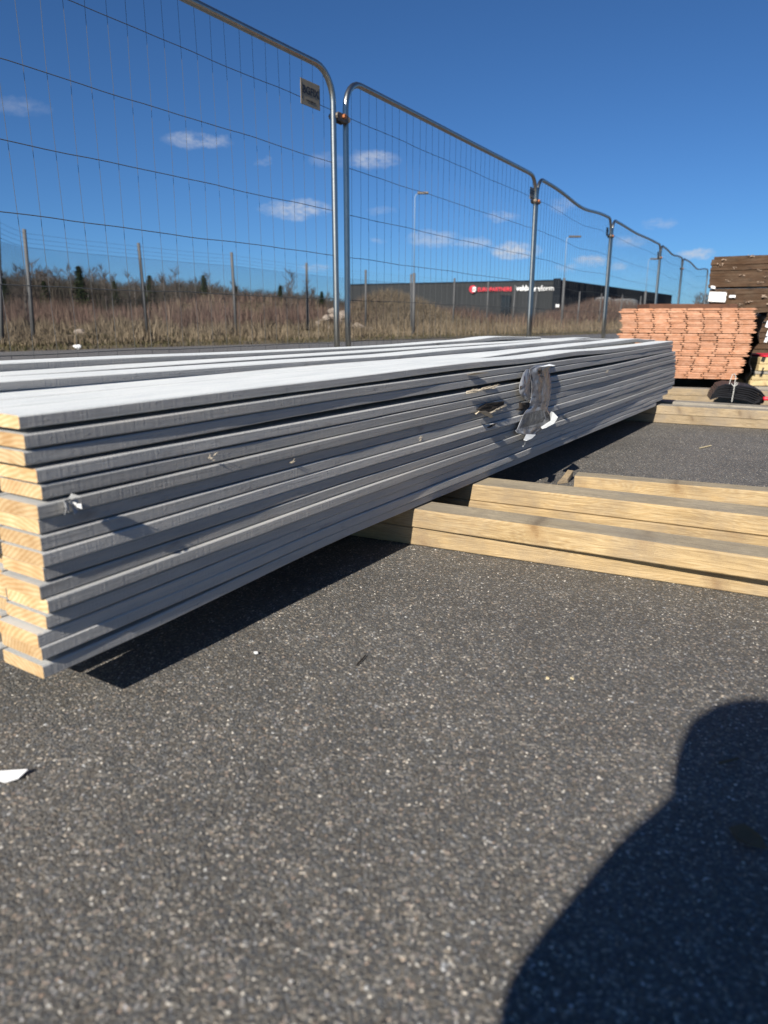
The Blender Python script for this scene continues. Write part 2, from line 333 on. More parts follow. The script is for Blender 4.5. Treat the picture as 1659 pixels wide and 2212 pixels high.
def leafy(name, cols, rough=.85):
    def fn(t, b, tc):
        g = t.new('ShaderNodeNewGeometry').outputs['Random Per Island']
        t.put(b.inputs['Base Color'], t.ramp(g, [(i/(len(cols)-1), c) for i, c in enumerate(cols)])); b.inputs['Roughness'].default_value = rough; b.inputs['Specular IOR Level'].default_value = .15
    return material(name, fn)
M_grass = leafy('dry_grass_blades', [(.075, .058, .040), (.155, .122, .085), (.11, .085, .058), (.21, .17, .12), (.055, .046, .032)])
M_green = leafy('low_green_grass', [(.035, .036, .016), (.065, .058, .03), (.10, .078, .045)])
M_shoots = leafy('brown_shoots', [(.082, .052, .044), (.13, .086, .070), (.058, .038, .033), (.16, .12, .092), (.095, .056, .050)])
M_twigs = leafy('bare_twigs', [(.040, .032, .027), (.065, .052, .043), (.10, .082, .068), (.03, .025, .021)])
M_wood_mass = leafy('dark_wood_mass', [(.020, .022, .016), (.040, .036, .030), (.030, .026, .022), (.075, .062, .052), (.028, .032, .020)])
M_bark = material('bark', color=(.13, .11, .095), rough=.9, var=.4, vscale=2)
M_birch = material('birch_bark', color=(.20, .185, .17), rough=.8, var=.35, vscale=3)
M_needles = leafy('spruce_needles', [(.016, .026, .011), (.03, .045, .018), (.045, .06, .024)])
M_stone = material('broken_stone', color=(.30, .25, .21), rough=.9, var=.35, vscale=3, bump=.8, bscale=8, bdist=.05)

# ------------------------------------------------------------------ ground
E0 = Vector((-6.8, 12.96, 0)); EU = Vector((.657, .754, 0)); EN = Vector((-.754, .657, 0))
def edge_w(x, y): return (x-E0.x)*EN.x + (y-E0.y)*EN.y
MOUNDS = [(-9.5, 50, 1.75, 7.5, 3), (.4, 37, 1.30, 2.6, 2), (2.6, 40, .55, 4, 2), (18.2, 60, 1.25, 4.5, 3), (7.5, 47, .25, 5, 3), (-22, 55, .5, 8, 5), (24, 66, .7, 6, 4)]
def terrain_z(x, y):
    w = edge_w(x, y)
    if w < 0: return -.03 - min(.3, -w*.02)
    z = .06*min(1, w/.8) + .10*min(1, max(0, w-1)/4)*(1+.8*math.sin(x*.9+y*.4)+.5*math.sin(x*2.1-y*1.3))
    for (mx, my, h, sx, sy) in MOUNDS: z += h*math.exp(-((x-mx)/sx)**2-((y-my)/sy)**2)
    if y > 90: z += min(1.5, (y-90)*.02)*max(0, min(1, (12-x)/30))
    return z
def build_ground():
    xs = np.concatenate([np.linspace(-900, -60, 16), np.linspace(-58, 60, 120), np.linspace(64, 900, 16)])
    ys = np.concatenate([np.linspace(-300, 8, 8), np.linspace(9, 80, 120), np.linspace(84, 170, 30), np.linspace(190, 2200, 12)])
    vs = [(x, y, terrain_z(x, y)) for y in ys for x in xs]; n = len(xs)
    fs = [(j*n+i, j*n+i+1, (j+1)*n+i+1, (j+1)*n+i) for j in range(len(ys)-1) for i in range(n-1)]
    tag(mesh_obj('field', vs, fs, M_soil, smooth=True), 'brown field of dry grass and soil beyond the asphalt yard', None, kind='structure')
    a = E0-EU*260; b = E0+EU*420; o = Vector((.754, -.657, 0))*420
    N = 60; vs = []; fs = []
    for i in range(N+1):
        p = a+(b-a)*(i/N) if not (15 <= i <= 35) else a+(b-a)*(i/N)
        vs.append((p.x, p.y, 0)); q = p+o; vs.append((q.x, q.y, 0))
    fs = [(2*i, 2*i+1, 2*i+3, 2*i+2) for i in range(N)]
    tag(mesh_obj('asphalt_yard', vs, fs, M_asphalt), 'dark grey asphalt yard with coarse pale aggregate', None, kind='structure')
build_ground()

# ------------------------------------------------------------------ the painted stack
SB = Vector((-.4368, .82357, 0)); SD = Vector((.53843, .84267, 0)); SN = Vector((.84267, -.53843, 0))
SROT = math.atan2(SD.y, SD.x)
def onq(px, py, q=0):
    r = ray(px, py); o = SB+SN*q; o.z = CAMH; t = (o-CAM).dot(SN)/r.dot(SN); P = CAM+r*t; return (P-SB).dot(SD), P.z
def sp(s, q, z): p = SB+SD*s+SN*q; return Vector((p.x, p.y, z))
def interp(keys, s):
    if s <= keys[0][0]: return keys[0][1]
    for (a, za), (b, zb) in zip(keys, keys[1:]):
        if s <= b:
            t = (s-a)/(b-a); t = t*t*(3-2*t); return za+(zb-za)*t
    return keys[-1][1]
def board_mesh(zk, s0, s1, qf, t=.0188, w=.0905, nseg=90, z0=0, seed=0, low=False):
    """local frame: x along, -y outwards, z up; origin at near end, height z0"""
    c = .0018; vs = []; fs = []; mi = []
    for i in range(nseg+1):
        s = s0+(s1-s0)*i/nseg; z = interp(zk, s)-z0; q = qf(s); e = vnoise(s*14, seed, .0005)
        tw = vnoise(s*1.1, seed+3, .0006)
        y0 = -q+.0; y1 = -q+w; b = z-t
        for (y, zz) in ((y0, b+c+e), (y0+c, b+e*.5), (y1-c, b), (y1, b+c), (y1, z-c+tw), (y1-c, z+tw), (y0+c, z), (y0, z-c)):
            vs.append((s-s0, y, zz))
    for i in range(nseg):
        for k in range(8):
            j = (k+1) % 8; fs.append((i*8+k, (i+1)*8+k, (i+1)*8+j, i*8+j)); mi.append(0)
    fs.append(tuple(range(8))); mi.append(1); fs.append(tuple(nseg*8+k for k in range(7, -1, -1))); mi.append(1)
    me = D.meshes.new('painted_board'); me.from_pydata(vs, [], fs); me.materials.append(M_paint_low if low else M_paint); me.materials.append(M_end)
    me.polygons.foreach_set('material_index', mi); me.update(); return me
def place_board(me, s0, q, z0, label, group):
    o = D.objects.new('painted_board', me); COL.objects.link(o); p = sp(s0, q, z0); o.location = p; o.rotation_euler = (0, 0, SROT)
    return tag(o, label, 'board', group)
k_ = 1/1.073
NEAR = [(42,963.6),(55,1008),(55,1048),(83,1088),(95,1126),(86,1172.5),(88.5,1206),(92.5,1245),(97.5,1284),(99.5,1316),(91,1359),(109,1391.8),(105.5,1428.5),(86,1472),(95,1502),(98.5,1544.6)]
QK = [.0, .0035, .0025, .006, .0065, .0095, .0055, .0075, .0110, .0065, .0072, .0120, .0042, .0012, .0030, .0]
ZFAR = [.4165, .3975, .3785]+[.3585-.0208*i for i in range(13)]
ZMID = [.4165, .3920, .3735]+[.3444-.0194*i for i in range(13)]
SFAR = [3.72, 3.72, 3.72, 3.81, 3.82, 3.83, 3.84, 3.85, 3.86, 3.86, 3.86, 3.86, 3.82, 3.72, 3.6, 3.45]
ORD = ['topmost', 'second', 'third', 'fourth', 'fifth', 'sixth', 'seventh', 'eighth', 'ninth', 'tenth', 'eleventh', 'twelfth', 'thirteenth', 'fourteenth', 'fifteenth', 'bottom']
GB = 'grey painted boards stacked on bearers'
board_info = []; layer_mesh = []
zs_near = []
for k in range(16):
    s0, zt = onq(NEAR[k][0]*k_, NEAR[k][1]*k_, QK[k]); zs_near.append(zt)
for k in range(16):
    s0, zt = onq(NEAR[k][0]*k_, NEAR[k][1]*k_, QK[k])
    zk = [(0, zt), (.75, ZMID[k]), (2.3, ZMID[k]), (SFAR[k] if SFAR[k] > 3.7 else 3.72, ZFAR[k])]
    if k == 0: zk = [(0, zt), (.5, .4135), (1.2, .4175), (1.65, .4135), (2.05, .4175), (2.5, .412), (3.1, .4125), (3.72, .4165)]
    t = .0181 if k > 3 or k == 0 else .0172
    if k == 0: t = .0160
    amp = .0015 if k < 5 else .0024
    def qf(s, k=k, a=amp): return (QK[k]*(1-.75*max(0, min(1, (s-1.6)/1.6)))) + vnoise(s*2.1, k*1.7+.3, a)*min(1, s/.5)*(1-.6*max(0, min(1, (s-1.6)/1.6))) + vnoise(s*9, k*2.3, .0005)
    s0 = max(s0, 0)-.0
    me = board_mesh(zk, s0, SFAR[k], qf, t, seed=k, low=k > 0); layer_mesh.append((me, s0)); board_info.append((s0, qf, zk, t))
    lab = {0: 'topmost grey board of the near column, upper face coloured pale as if sunlit, bowed up', 15: 'bottom grey board of the near column, lying on the wooden bearers',
           3: 'fourth grey board from the top, a dark gap open above it'}.get(k, '%s grey painted board from the top in the near column' % ORD[k])
    place_board(me, s0, 0, 0, lab, GB)
COLQ = [-.098, -.196, -.302, -.402, -.502]; CN = ['second', 'third', 'fourth', 'fifth', 'rear']
flat = lambda s: 0
def flatq(seed): return lambda s: vnoise(s*2, seed, .0015)
for c, q in enumerate(COLQ):
    for k in range(16):
        if k == 0: continue
        me, s0 = layer_mesh[k]
        ds = rng.uniform(-.012, .012) + (.006 if k > 9 else 0)
        place_board(me, s0+ds, q, 0, '%s grey board from the top in the %s column of the stack' % (ORD[k], CN[c]), GB)
# top courses behind the near column, each with its own warp
def warped(pts, q): return [onq(x*k_, y*k_, q) for x, y in pts]
keyC = [(0, .4105), (.8, .4135), (1.3, .414)]+[p for p in warped([(1250,810),(1398,794),(1474,785),(1503,787)], -.098)]+[(3.75, .421)]
keyA = [(0, .4275), (.8, .4255), (1.3, .4235)]+warped([(1090,807),(1292,791),(1341,786),(1400,785.5)], -.302)+[(3.75, .424)]
keyB = [(0, .4438), (.57, .4431), (.98, .440), (1.6, .4385)]+warped([(1072,789.5),(1163,779.5)], -.502)+[(3.03, .444), (3.1, .443)]
specs = [(keyC, .01, 3.74, -.098, 'second grey board of the top course, rising clear of the stack at its far end'),
         ([(0, .4105), (1, .413), (3.7, .4155)], .0, 3.7, -.196, 'third grey board of the top course, lying flat beside the raised boards'),
         ([(0, .4105), (1, .413), (3.7, .4155)], .012, 3.66, -.302, 'grey board pressed flat under the first raised board'),
         ([(0, .4105), (1, .413), (3.7, .4155)], .004, 3.7, -.402, 'grey board lying flat under the middle of the raised course'),
         ([(0, .4105), (1, .413), (3.7, .4155)], .01, 3.6, -.502, 'grey board lying flat in the rear column under two more'),
         (keyA, .0, 3.62, -.302, 'raised grey board arching up in the middle of the stack top'),
         ([(0, .4280), (1, .4305), (2.2, .433), (3.6, .434)], .01, 3.55, -.402, 'raised grey board lying close behind the arching board'),
         ([(0, .4280), (1, .4305), (2.2, .433), (3.1, .434)], .0, 3.2, -.502, 'raised grey board under the rearmost board'),
         (keyB, -.01, 3.06, -.502, 'rearmost and highest grey board with a kink near its far end')]
for i, (zk, s0, s1, q, lab) in enumerate(specs):
    t = .0165 if i < 5 else .0155
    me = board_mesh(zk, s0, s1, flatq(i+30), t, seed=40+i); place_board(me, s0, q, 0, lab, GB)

# damage, resin and splinters: small parts that sit on single boards of the near column
near_boards = [o for o in COL.objects if o.name.startswith('painted_board')][:16]
def on_board(mb, name, mat, k, lab=None, smooth=False):
    o = mb.build(name, mat, near_boards[k], smooth=smooth); o.matrix_parent_inverse = Matrix.Identity(4)
    inv = Matrix.LocRotScale(near_boards[k].location, near_boards[k].rotation_euler, None).inverted()
    for v in o.data.vertices: v.co = inv @ v.co
    if lab: o['label'] = lab
    return o
def slivers(mb, s_a, s_b, z_a, z_b, n, q0, L=(.015, .05), lift=.006, thick=.0009, m=0):
    for i in range(n):
        t = random.random(); s = s_a+(s_b-s_a)*t; z = z_a+(z_b-z_a)*t+random.uniform(-.003, .003); l = random.uniform(*L); dz = l*(z_b-z_a)/(s_b-s_a)*random.uniform(-.5, 2)+random.uniform(-.003, .004)
        pts = [sp(s, q0, z), sp(s+l*.5, q0+lift*random.uniform(.1, .8), z+dz*.5), sp(s+l, q0+lift*random.uniform(.2, 1.6), z+dz+random.uniform(0, .004))]
        mb.tube(pts, [thick, thick, thick*.3], 4, m)
def chunk(mb, ring, q0, depth, m=0):     # jagged lump from an outline on the face
    n = len(ring); cs = sum(a for a, _ in ring)/n; cz = sum(b for _, b in ring)/n
    vs = [sp(a, q0-.004, b) for a, b in ring]+[sp(a*.93+cs*.07, q0+depth*random.uniform(.3, .8), b*.93+cz*.07) for a, b in ring]+[sp(a*.5+cs*.5, q0+depth*random.uniform(.4, 1.2), b*.5+cz*.5) for a, b in ring]+[sp(cs, q0+depth*.6, cz)]
    fs = []
    for r in range(2):
        for i in range(n): j = (i+1) % n; fs.append((r*n+i, r*n+j, (r+1)*n+j, (r+1)*n+i))
    fs += [(2*n+i, 2*n+(i+1) % n, 3*n) for i in range(n)]; mb.add(vs, fs, m)
def q6(x, y): return onq((1040+x*.09644)*k_, (820+y*.09644)*k_)      # reads a close-up of the damaged spot
random.seed(5)
mb = MB(); chunk(mb, [q6(*p) for p in [(580,1335),(660,1270),(790,1190),(960,1160),(1120,1150),(1220,1135),(1225,1215),(1130,1250),(1000,1320),(860,1400),(790,1400)]], .0135, .004)
on_board(mb, 'torn_lump', M_darkwood, 5, 'dark jagged lump where the board edge is torn')  # dark raised lump in place of the torn hole
mb = MB(); a = q6(800, 1420); b_ = q6(1130, 1290); slivers(mb, a[0], b_[0], a[1]-.002, b_[1]-.002, 26, .016, (.012, .045), .004, .0008); on_board(mb, 'splinters', M_splint, 6)
mb = MB()
P = [q6(*p) for p in [(450,1440),(490,1360),(620,1355),(700,1390),(840,1500),(820,1530),(740,1470),(640,1400),(540,1420)]]
fr = [sp(a, .014+.022*(1-abs(i-2.5)/5), z) for i, (a, z) in enumerate(P)]; n = len(fr); bk = [v-SN*.0018 for v in fr]
mb.add(fr+bk, [tuple(range(n)), tuple(range(2*n-1, n-1, -1))]+[(i, n+i, n+(i+1) % n, (i+1) % n) for i in range(n)])
on_board(mb, 'peeled_flake', M_splint, 6)
mb = MB(); a = q6(300, 940); b_ = q6(960, 800); slivers(mb, a[0], b_[0], a[1]+.001, b_[1]+.0015, 46, .012, (.012, .05), .010, .0009); on_board(mb, 'splinters', M_splint, 3, 'frayed pale fibres along the upper edge')
mb = MB(); P = [q6(*p) for p in [(400,500),(480,455),(820,430),(830,455),(640,490),(480,505)]]; fr = [sp(a, .005+.010*(i in (1, 2, 3)), z) for i, (a, z) in enumerate(P)]; bk = [v-SN*.0015 for v in fr]; n = len(fr)
mb.add(fr+bk, [tuple(range(n)), tuple(range(2*n-1, n-1, -1))]+[(i, n+i, n+(i+1) % n, (i+1) % n) for i in range(n)]); on_board(mb, 'peeled_flake', M_splint, 1)
mb = MB(); a = q6(760, 1770); b_ = q6(960, 1700); slivers(mb, a[0], b_[0], a[1], b_[1], 14, .011, (.01, .03), .005, .0009); on_board(mb, 'splinters', M_darkwood, 8)
mb = MB(); P = [onq((1140+x*.09644)*k_, (840+y*.09644)*k_) for x, y in [(590,960),(900,960),(900,1010),(760,1090),(640,1160),(520,1140),(600,1080)]]; chunk(mb, P, .0125, .003); on_board(mb, 'torn_lump', M_darkwood, 5)
# crumpled flap of paint near the end
mb = MB(); c0 = onq(150, 1085, .012); random.seed(9)
for i in range(11):
    a = random.uniform(0, 6.28); l = random.uniform(.006, .017)
    p0 = sp(c0[0]+random.uniform(-.004, .004), .010, c0[1]+random.uniform(-.005, .005)); p1 = p0+SD*math.cos(a)*l*.9+Vector((0, 0, 1))*math.sin(a)*l+SN*random.uniform(.008, .022)
    p2 = p0+SD*math.cos(a+.9)*l+Vector((0, 0, 1))*math.sin(a+.9)*l+SN*random.uniform(.004, .014); off = SN*.0012
    mb.add([p0, p1, p2, p0+off, p1+off, p2+off], [(0, 2, 1), (3, 4, 5), (0, 1, 4, 3), (1, 2, 5, 4), (2, 0, 3, 5)])
on_board(mb, 'paint_lump', M_lump, 5, 'crumpled lump of dried paint film')
for (px, py, k, l) in [(628, 1000, 7, .005), (905, 948, 6, .003), (1310, 803, 3, .012), (455, 990, 5, .003)]:
    mb = MB(); c0 = onq(px, py, QK[k]); slivers(mb, c0[0]-.006, c0[0]+.006, c0[1]-.002, c0[1]+.002, 6, QK[k]+.001, (.002, l), .004, .0006); on_board(mb, 'resin_drop', M_splint, k)

# torn label sheet hanging on the face
def build_label():
    root = empty('label_sheet', sp(1.7, .01, .25)); tag(root, 'torn silvery grey label sheet with a barcode crumpled on the board stack', 'label')
    rows = [(60,1050,1500),(110,960,1460),(160,900,1400),(250,905,1400),(350,930,1410),(460,950,1425),(560,960,1440),(660,950,1445),(760,945,1440),(850,930,1425),(920,915,1420),(1000,900,1400),
            (1060,880,1395),(1120,810,1385),(1180,770,1390),(1250,730,1440),(1350,680,1500),(1420,650,1480),(1500,620,1420),(1560,590,1330),(1620,560,1235),(1690,610,1120),(1735,780,1075),(1800,810,980),(1860,800,880)]
    NU = 30
    def pos(u, r, extra=0):
        y, xl, xr = rows[r]; v = r/(len(rows)-1)
        x = xl+(xr-xl)*u; tilt = -.16*(x-(xl+xr)/2)
        bulge = .016+.005*math.sin(math.pi*min(1, u*1.05))*(.5+.5*math.sin(v*5+.6))+.014*max(0, v-.5)
        cr = .0014*math.sin(u*9+v*21)*math.sin(v*17-u*7)+.0007*math.sin(u*17+v*33)+.0006*math.sin(v*47+u*9)
        if .12 < v < .42 and u > .25: cr += .0011*math.sin(u*31+v*25)*math.sin(v*55+u*4)
        q = bulge+cr+extra
        if u > .9: q -= (u-.9)*.16
        s, z = onq((1140+x*.09644)*k_, (840+(y+tilt*(1 if 3 < r < 20 else .3))*.09644)*k_, q); return sp(s, q, z)
    vs = []; n = len(rows)
    for lay in (0, -.0012):
        for r in range(n):
            for i in range(NU+1): vs.append(pos(i/NU, r, lay))
    fs = []; N1 = n*(NU+1)
    idx = lambda r, i, L: L*N1+r*(NU+1)+i
    for r in range(n-1):
        for i in range(NU):
            fs.append((idx(r, i, 0), idx(r+1, i, 0), idx(r+1, i+1, 0), idx(r, i+1, 0))); fs.append((idx(r, i, 1), idx(r, i+1, 1), idx(r+1, i+1, 1), idx(r+1, i, 1)))
        for i in (0, NU): fs.append((idx(r, i, 0), idx(r, i, 1), idx(r+1, i, 1), idx(r+1, i, 0)))
    for r in (0, n-1):
        for i in range(NU): fs.append((idx(r, i, 0), idx(r, i+1, 0), idx(r, i+1, 1), idx(r, i, 1)))
    def P(name, mb_or, mat, smooth=False):
        v, f = mb_or; o = mesh_obj(name, [Vector(p)-root.location for p in v], f, mat, root, smooth=smooth); return o
    P('sheet', (vs, fs), M_foil, True)
    # barcode and printing, thin strips just above the sheet
    bars = MB(); random.seed(3)
    def quad(mb, u0, u1, r0, r1, e=.0012):
        rr = np.linspace(r0, r1, 4); L = []; 
        def ip(u, r):
            a = int(min(r, n-1.001)); t = r-a; return pos(u, a, e).lerp(pos(u, a+1, e), t)
        for r in rr: L.append(ip(u0, r)); L.append(ip(u1, r))
        mb.add(L, [(2*i, 2*i+2, 2*i+3, 2*i+1) for i in range(3)])
    u = .05
    while u < .72:
        w = random.choice([.010, .016, .026]); quad(bars, u, u+w, 14.4-1.2*u, 18.8-1.6*u, .0022); u += w+random.choice([.010, .014, .02])
    P('barcode', (bars.v, bars.f), M_ink)
    for (u0, r0, hgt, nn, st) in [(.42, 2.2, 1.1, 7, .03), (.5, 3.6, .5, 6, .03), (.02, 3.2, 1.3, 3, .03), (.06, 8.2, .3, 5, .04), (.48, 10.4, .3, 5, .035), (.48, 11.4, .8, 2, .05), (.7, 10.3, .3, 2, .04), (.78, 14.4, 1.6, 2, .05), (.3, 19.3, .3, 3, .03)]:
        tx = MB()
        for i in range(nn): quad(tx, u0+i*st, u0+i*st+st*.62, r0+random.uniform(0, .2), r0+hgt)
        P('printed_line', (tx.v, tx.f), M_ink)
    # dark flap folded to the left
    fl = [(920,150),(830,165),(760,260),(700,430),(665,560),(660,700),(700,790),(850,930),(910,900),(945,700),(950,500),(960,350)]
    qs = [.014, .016, .018, .019, .02, .022, .022, .022, .017, .014, .013, .013]
    def pp(x, y, q): s, z = onq((1140+x*.09644)*k_, (840+y*.09644)*k_, q); return sp(s, q, z)
    fr = [pp(x, y, q) for (x, y), q in zip(fl, qs)]; c = pp(820, 520, .020); m_ = len(fr)
    mid = [v.lerp(c, .5)+SN*random.uniform(-.003, .003) for v in fr]; vs = fr+mid+[c]; vs2 = vs+[v-SN*.001 for v in vs]; K = len(vs)
    f1 = [(i, (i+1) % m_, m_+(i+1) % m_, m_+i) for i in range(m_)]+[(m_+i, m_+(i+1) % m_, 2*m_) for i in range(m_)]
    f2 = [tuple(K+j for j in reversed(f)) for f in f1]+[(i, K+i, K+(i+1) % m_, (i+1) % m_) for i in range(m_)]
    P('folded_flap', (vs2, f1+f2), M_foil, True)
    # white reverse side curling out at the bottom right and lower tip
    for ring, qq in [([(1400,1230),(1425,1180),(1470,1190),(1590,1315),(1500,1470),(1320,1560),(1215,1590),(1185,1545),(1330,1520),(1420,1430),(1480,1330)], [.02,.03,.045,.075,.07,.055,.04,.03,.028,.024,.02]),
                     ([(830,1725),(1060,1735),(960,1830),(850,1875),(765,1855)], [.022, .03, .06, .062, .05]), ([(800,1860),(825,1870),(815,1970),(790,2010),(750,2030),(745,1995),(790,1975)], [.05,.05,.045,.04,.035,.035,.045]),
                     ([(1130,110),(1380,40),(1530,70),(1480,85),(1390,60),(1290,90),(1170,135)], [.03, .045, .06, .06, .045, .035, .03])]:
        fr = [pp(x, y, q) for (x, y), q in zip(ring, qq)]; c = sum(fr, Vector())/len(fr)+SN*.004; m_ = len(fr); bk = [v-Vector((0, 0, .0012))-SN*.001 for v in fr]
        vs = fr+[c]+bk+[c-SN*.0015]; fs = [(i, (i+1) % m_, m_) for i in range(m_)]+[(m_+1+(i+1) % m_, m_+1+i, 2*m_+1) for i in range(m_)]+[(i, m_+1+i, m_+1+(i+1) % m_, (i+1) % m_) for i in range(m_)]
        P('curled_edge', (vs, fs), M_foil_w)
build_label()

# ------------------------------------------------------------------ bearers
def bearer(p0, p1, z0, h, w, mats, label, name='wooden_bearer', cat='timber beam', ext=(0, 0), wob=.0015, group='wooden bearers on the asphalt', seed=0):
    """front edge runs p0 -> p1 on the ground, width w away from the camera"""
    a = Vector((p0[0], p0[1], 0)); b = Vector((p1[0], p1[1], 0)); u = (b-a).normalized(); a = a-u*ext[0]; b = b+u*ext[1]; L = (b-a).length
    ns = max(4, int(L/.06)); c = .0025; vs = []; fs = []; mi = []
    for i in range(ns+1):
        x = L*i/ns; e = vnoise(x*6, seed, wob); e2 = vnoise(x*4, seed+9, wob)
        for (y, z) in ((e, c), (c+e, 0), (w-c, 0), (w, c), (w+e2, h-c+e2*.3), (w-c+e2, h), (c*1.4+e*1.4, h+e2*.2), (e, h-c*1.5)): vs.append((x, y, z))
    for i in range(ns):
        for k in range(8):
            j = (k+1) % 8; fs.append((i*8+k, (i+1)*8+k, (i+1)*8+j, i*8+j)); mi.append(1 if k == 5 else 0)
    fs.append(tuple(range(8))); fs.append(tuple(ns*8+k for k in range(7, -1, -1))); mi += [2, 2]
    o = mesh_obj(name, vs, [tuple(reversed(f)) for f in fs], mats, None, (a.x, a.y, z0), math.atan2(u.y, u.x), mi)
    return tag(o, label, cat, group)
MW = [M_wood, M_wood_top, M_end]; MO = [M_oldwood, M_greywood, M_end]
def pq(px, py, z): p = onz(px, py, z); return (p.x, p.y)
a1, b1 = pq(875, 1175, 0), pq(1659, 1293, 0)
bearer(a1, b1, .001, .0445, .085, [M_wood, M_wood, M_end], 'lower beam of the nearest bearer pair, resting on the asphalt', ext=(.75, .35), seed=1)
a1, b1 = pq(885, 1098, .0915), pq(1659, 1206, .0915)
bearer(a1, b1, .0465, .0445, .085, MW, 'upper beam of the nearest bearer pair with knots and a greyed top', ext=(.74, .35), seed=2)
a2, b2 = pq(1013, 1045, .0915), pq(1659, 1117, .0915)
bearer(a2, b2, .0465, .0445, .105, MW, 'upper beam of the second bearer pair with a wide weathered top', ext=(.7, .5), seed=3)
a3 = (a2[0]-.002, a2[1]-.004); b3 = (b2[0]-.002, b2[1]-.004)
bearer(a3, b3, .001, .0445, .10, [M_wood, M_wood, M_end], 'lower beam of the second bearer pair, dark stains on its face', ext=(.71, .45), seed=4)
a4, b4 = pq(1241, 1028, .046), pq(1659, 1063, .046)
bearer(a4, b4, .001, .045, .07, MW, 'single short beam lying behind the second bearer pair', ext=(0, .5), seed=5)
a5, b5 = pq(1398, 912, 0), pq(1659, 928, 0)
bearer(a5, b5, .001, .0445, .10, [M_oldwood, M_greywood, M_end], 'lower beam of the far bearer pair with scattered dark specks', ext=(.8, .8), seed=6)
bearer((a5[0], a5[1]+.002), (b5[0], b5[1]+.002), .0465, .0445, .10, MO, 'upper beam of the far bearer pair with a round dark knot', ext=(.78, .8), seed=7)
a6, b6 = pq(1433, 866, .07), pq(1659, 880, .07)
bearer(a6, b6, .001, .068, .11, [M_greywood, M_greywood, M_end], 'silver grey weathered beam behind the far bearer pair', ext=(.1, .6), seed=8)
a7, b7 = pq(1440, 868, 0), pq(1600, 874, 0)
bearer(a7, b7, .001, .0445, .12, [M_oldwood, M_oldwood, M_end], 'lower brown plank under the terracotta board pack', ext=(.6, .9), seed=9)
bearer((a7[0], a7[1]+.004), (b7[0], b7[1]+.004), .0465, .0445, .12, [M_oldwood, M_greywood, M_end], 'upper brown plank under the terracotta board pack', ext=(.58, .88), seed=10)
# chip of wood leaning on the second pair
c = onz(1225, 1045, 0); mb = MB(); 
mb.add([(-.035, -.02, 0), (.005, .0, 0), (.035, .055, .01), (.02, .06, .012), (-.035, -.02, .006), (.003, .0, .012), (.035, .055, .03), (.018, .06, .032), (-.005, .03, .0), (-.008, .03, .012)],
       [(0, 8, 3, 2, 1), (4, 5, 6, 7, 9), (0, 1, 5, 4), (1, 2, 6, 5), (2, 3, 7, 6), (3, 8, 9, 7), (8, 0, 4, 9)])
tag(mb.build('wood_chip', M_oldwood, None, (c.x, c.y+.01, .001)), 'small split wedge of wood lying between the beams', 'wood chip')

# ------------------------------------------------------------------ terracotta board pack
TA = R(21); TD = Vector((math.sin(TA), math.cos(TA), 0)); TE = Vector((-math.cos(TA), math.sin(TA), 0)); TROT = math.atan2(TD.y, TD.x)
def clad_mesh(w=.101, t=.0150, L=3.2):
    # rebated cladding board: tongues pointing left and right
    pr = [(0, 0), (w, .0), (w+.006, t*.35), (w+.014, t*.62), (w, t*.8), (w-.004, t), (.008, t), (-.002, t*.72), (-.012, t*.45), (-.001, t*.28)]
    n = len(pr); vs = [(0, y, z) for y, z in pr]+[(L, y, z) for y, z in pr]
    fs = [tuple(range(n)), tuple(range(2*n-1, n-1, -1))]+[(i, n+i, n+(i+1) % n, (i+1) % n) for i in range(n)]
    fs = [tuple(reversed(f)) for f in fs]
    me = D.meshes.new('cladding_board'); me.from_pydata(vs, [], fs); me.materials.append(M_terra); me.materials.append(M_terra_end)
    me.polygons.foreach_set('material_index', [1, 1]+[0]*n); me.update(); return me
tc_me = clad_mesh(); TB = Vector((2.66, 5.25, 0)); random.seed(21)
z = .108; layer = 0; tiers = [(10, 0.055), (10, .025), (11, 0)]
ends = {0: 'lower', 1: 'middle', 2: 'upper'}
for ti, (nl, shift) in enumerate(tiers):
    for l in range(nl):
        lean = shift+ (.018 if l % 4 == 1 else 0)+random.uniform(-.004, .004)+(.03 if ti == 0 and l < 3 else 0)
        for c in range(8):
            o = D.objects.new('cladding_board', tc_me); COL.objects.link(o)
            p = TB + TE*(c*.1145+lean+random.uniform(-.003, .003)+.002*l*(1 if ti == 2 else -.5)) + TD*random.uniform(-.006, .006)
            o.location = (p.x, p.y, z+random.uniform(-.0003, .0003)); o.rotation_euler = (0, 0, TROT)
            tag(o, 'terracotta end of a profiled cladding board, part of the %s tier of the pack' % ends[ti], 'cladding board', 'terracotta cladding boards, %s tier' % ends[ti])
        z += .0161
    z += .0035
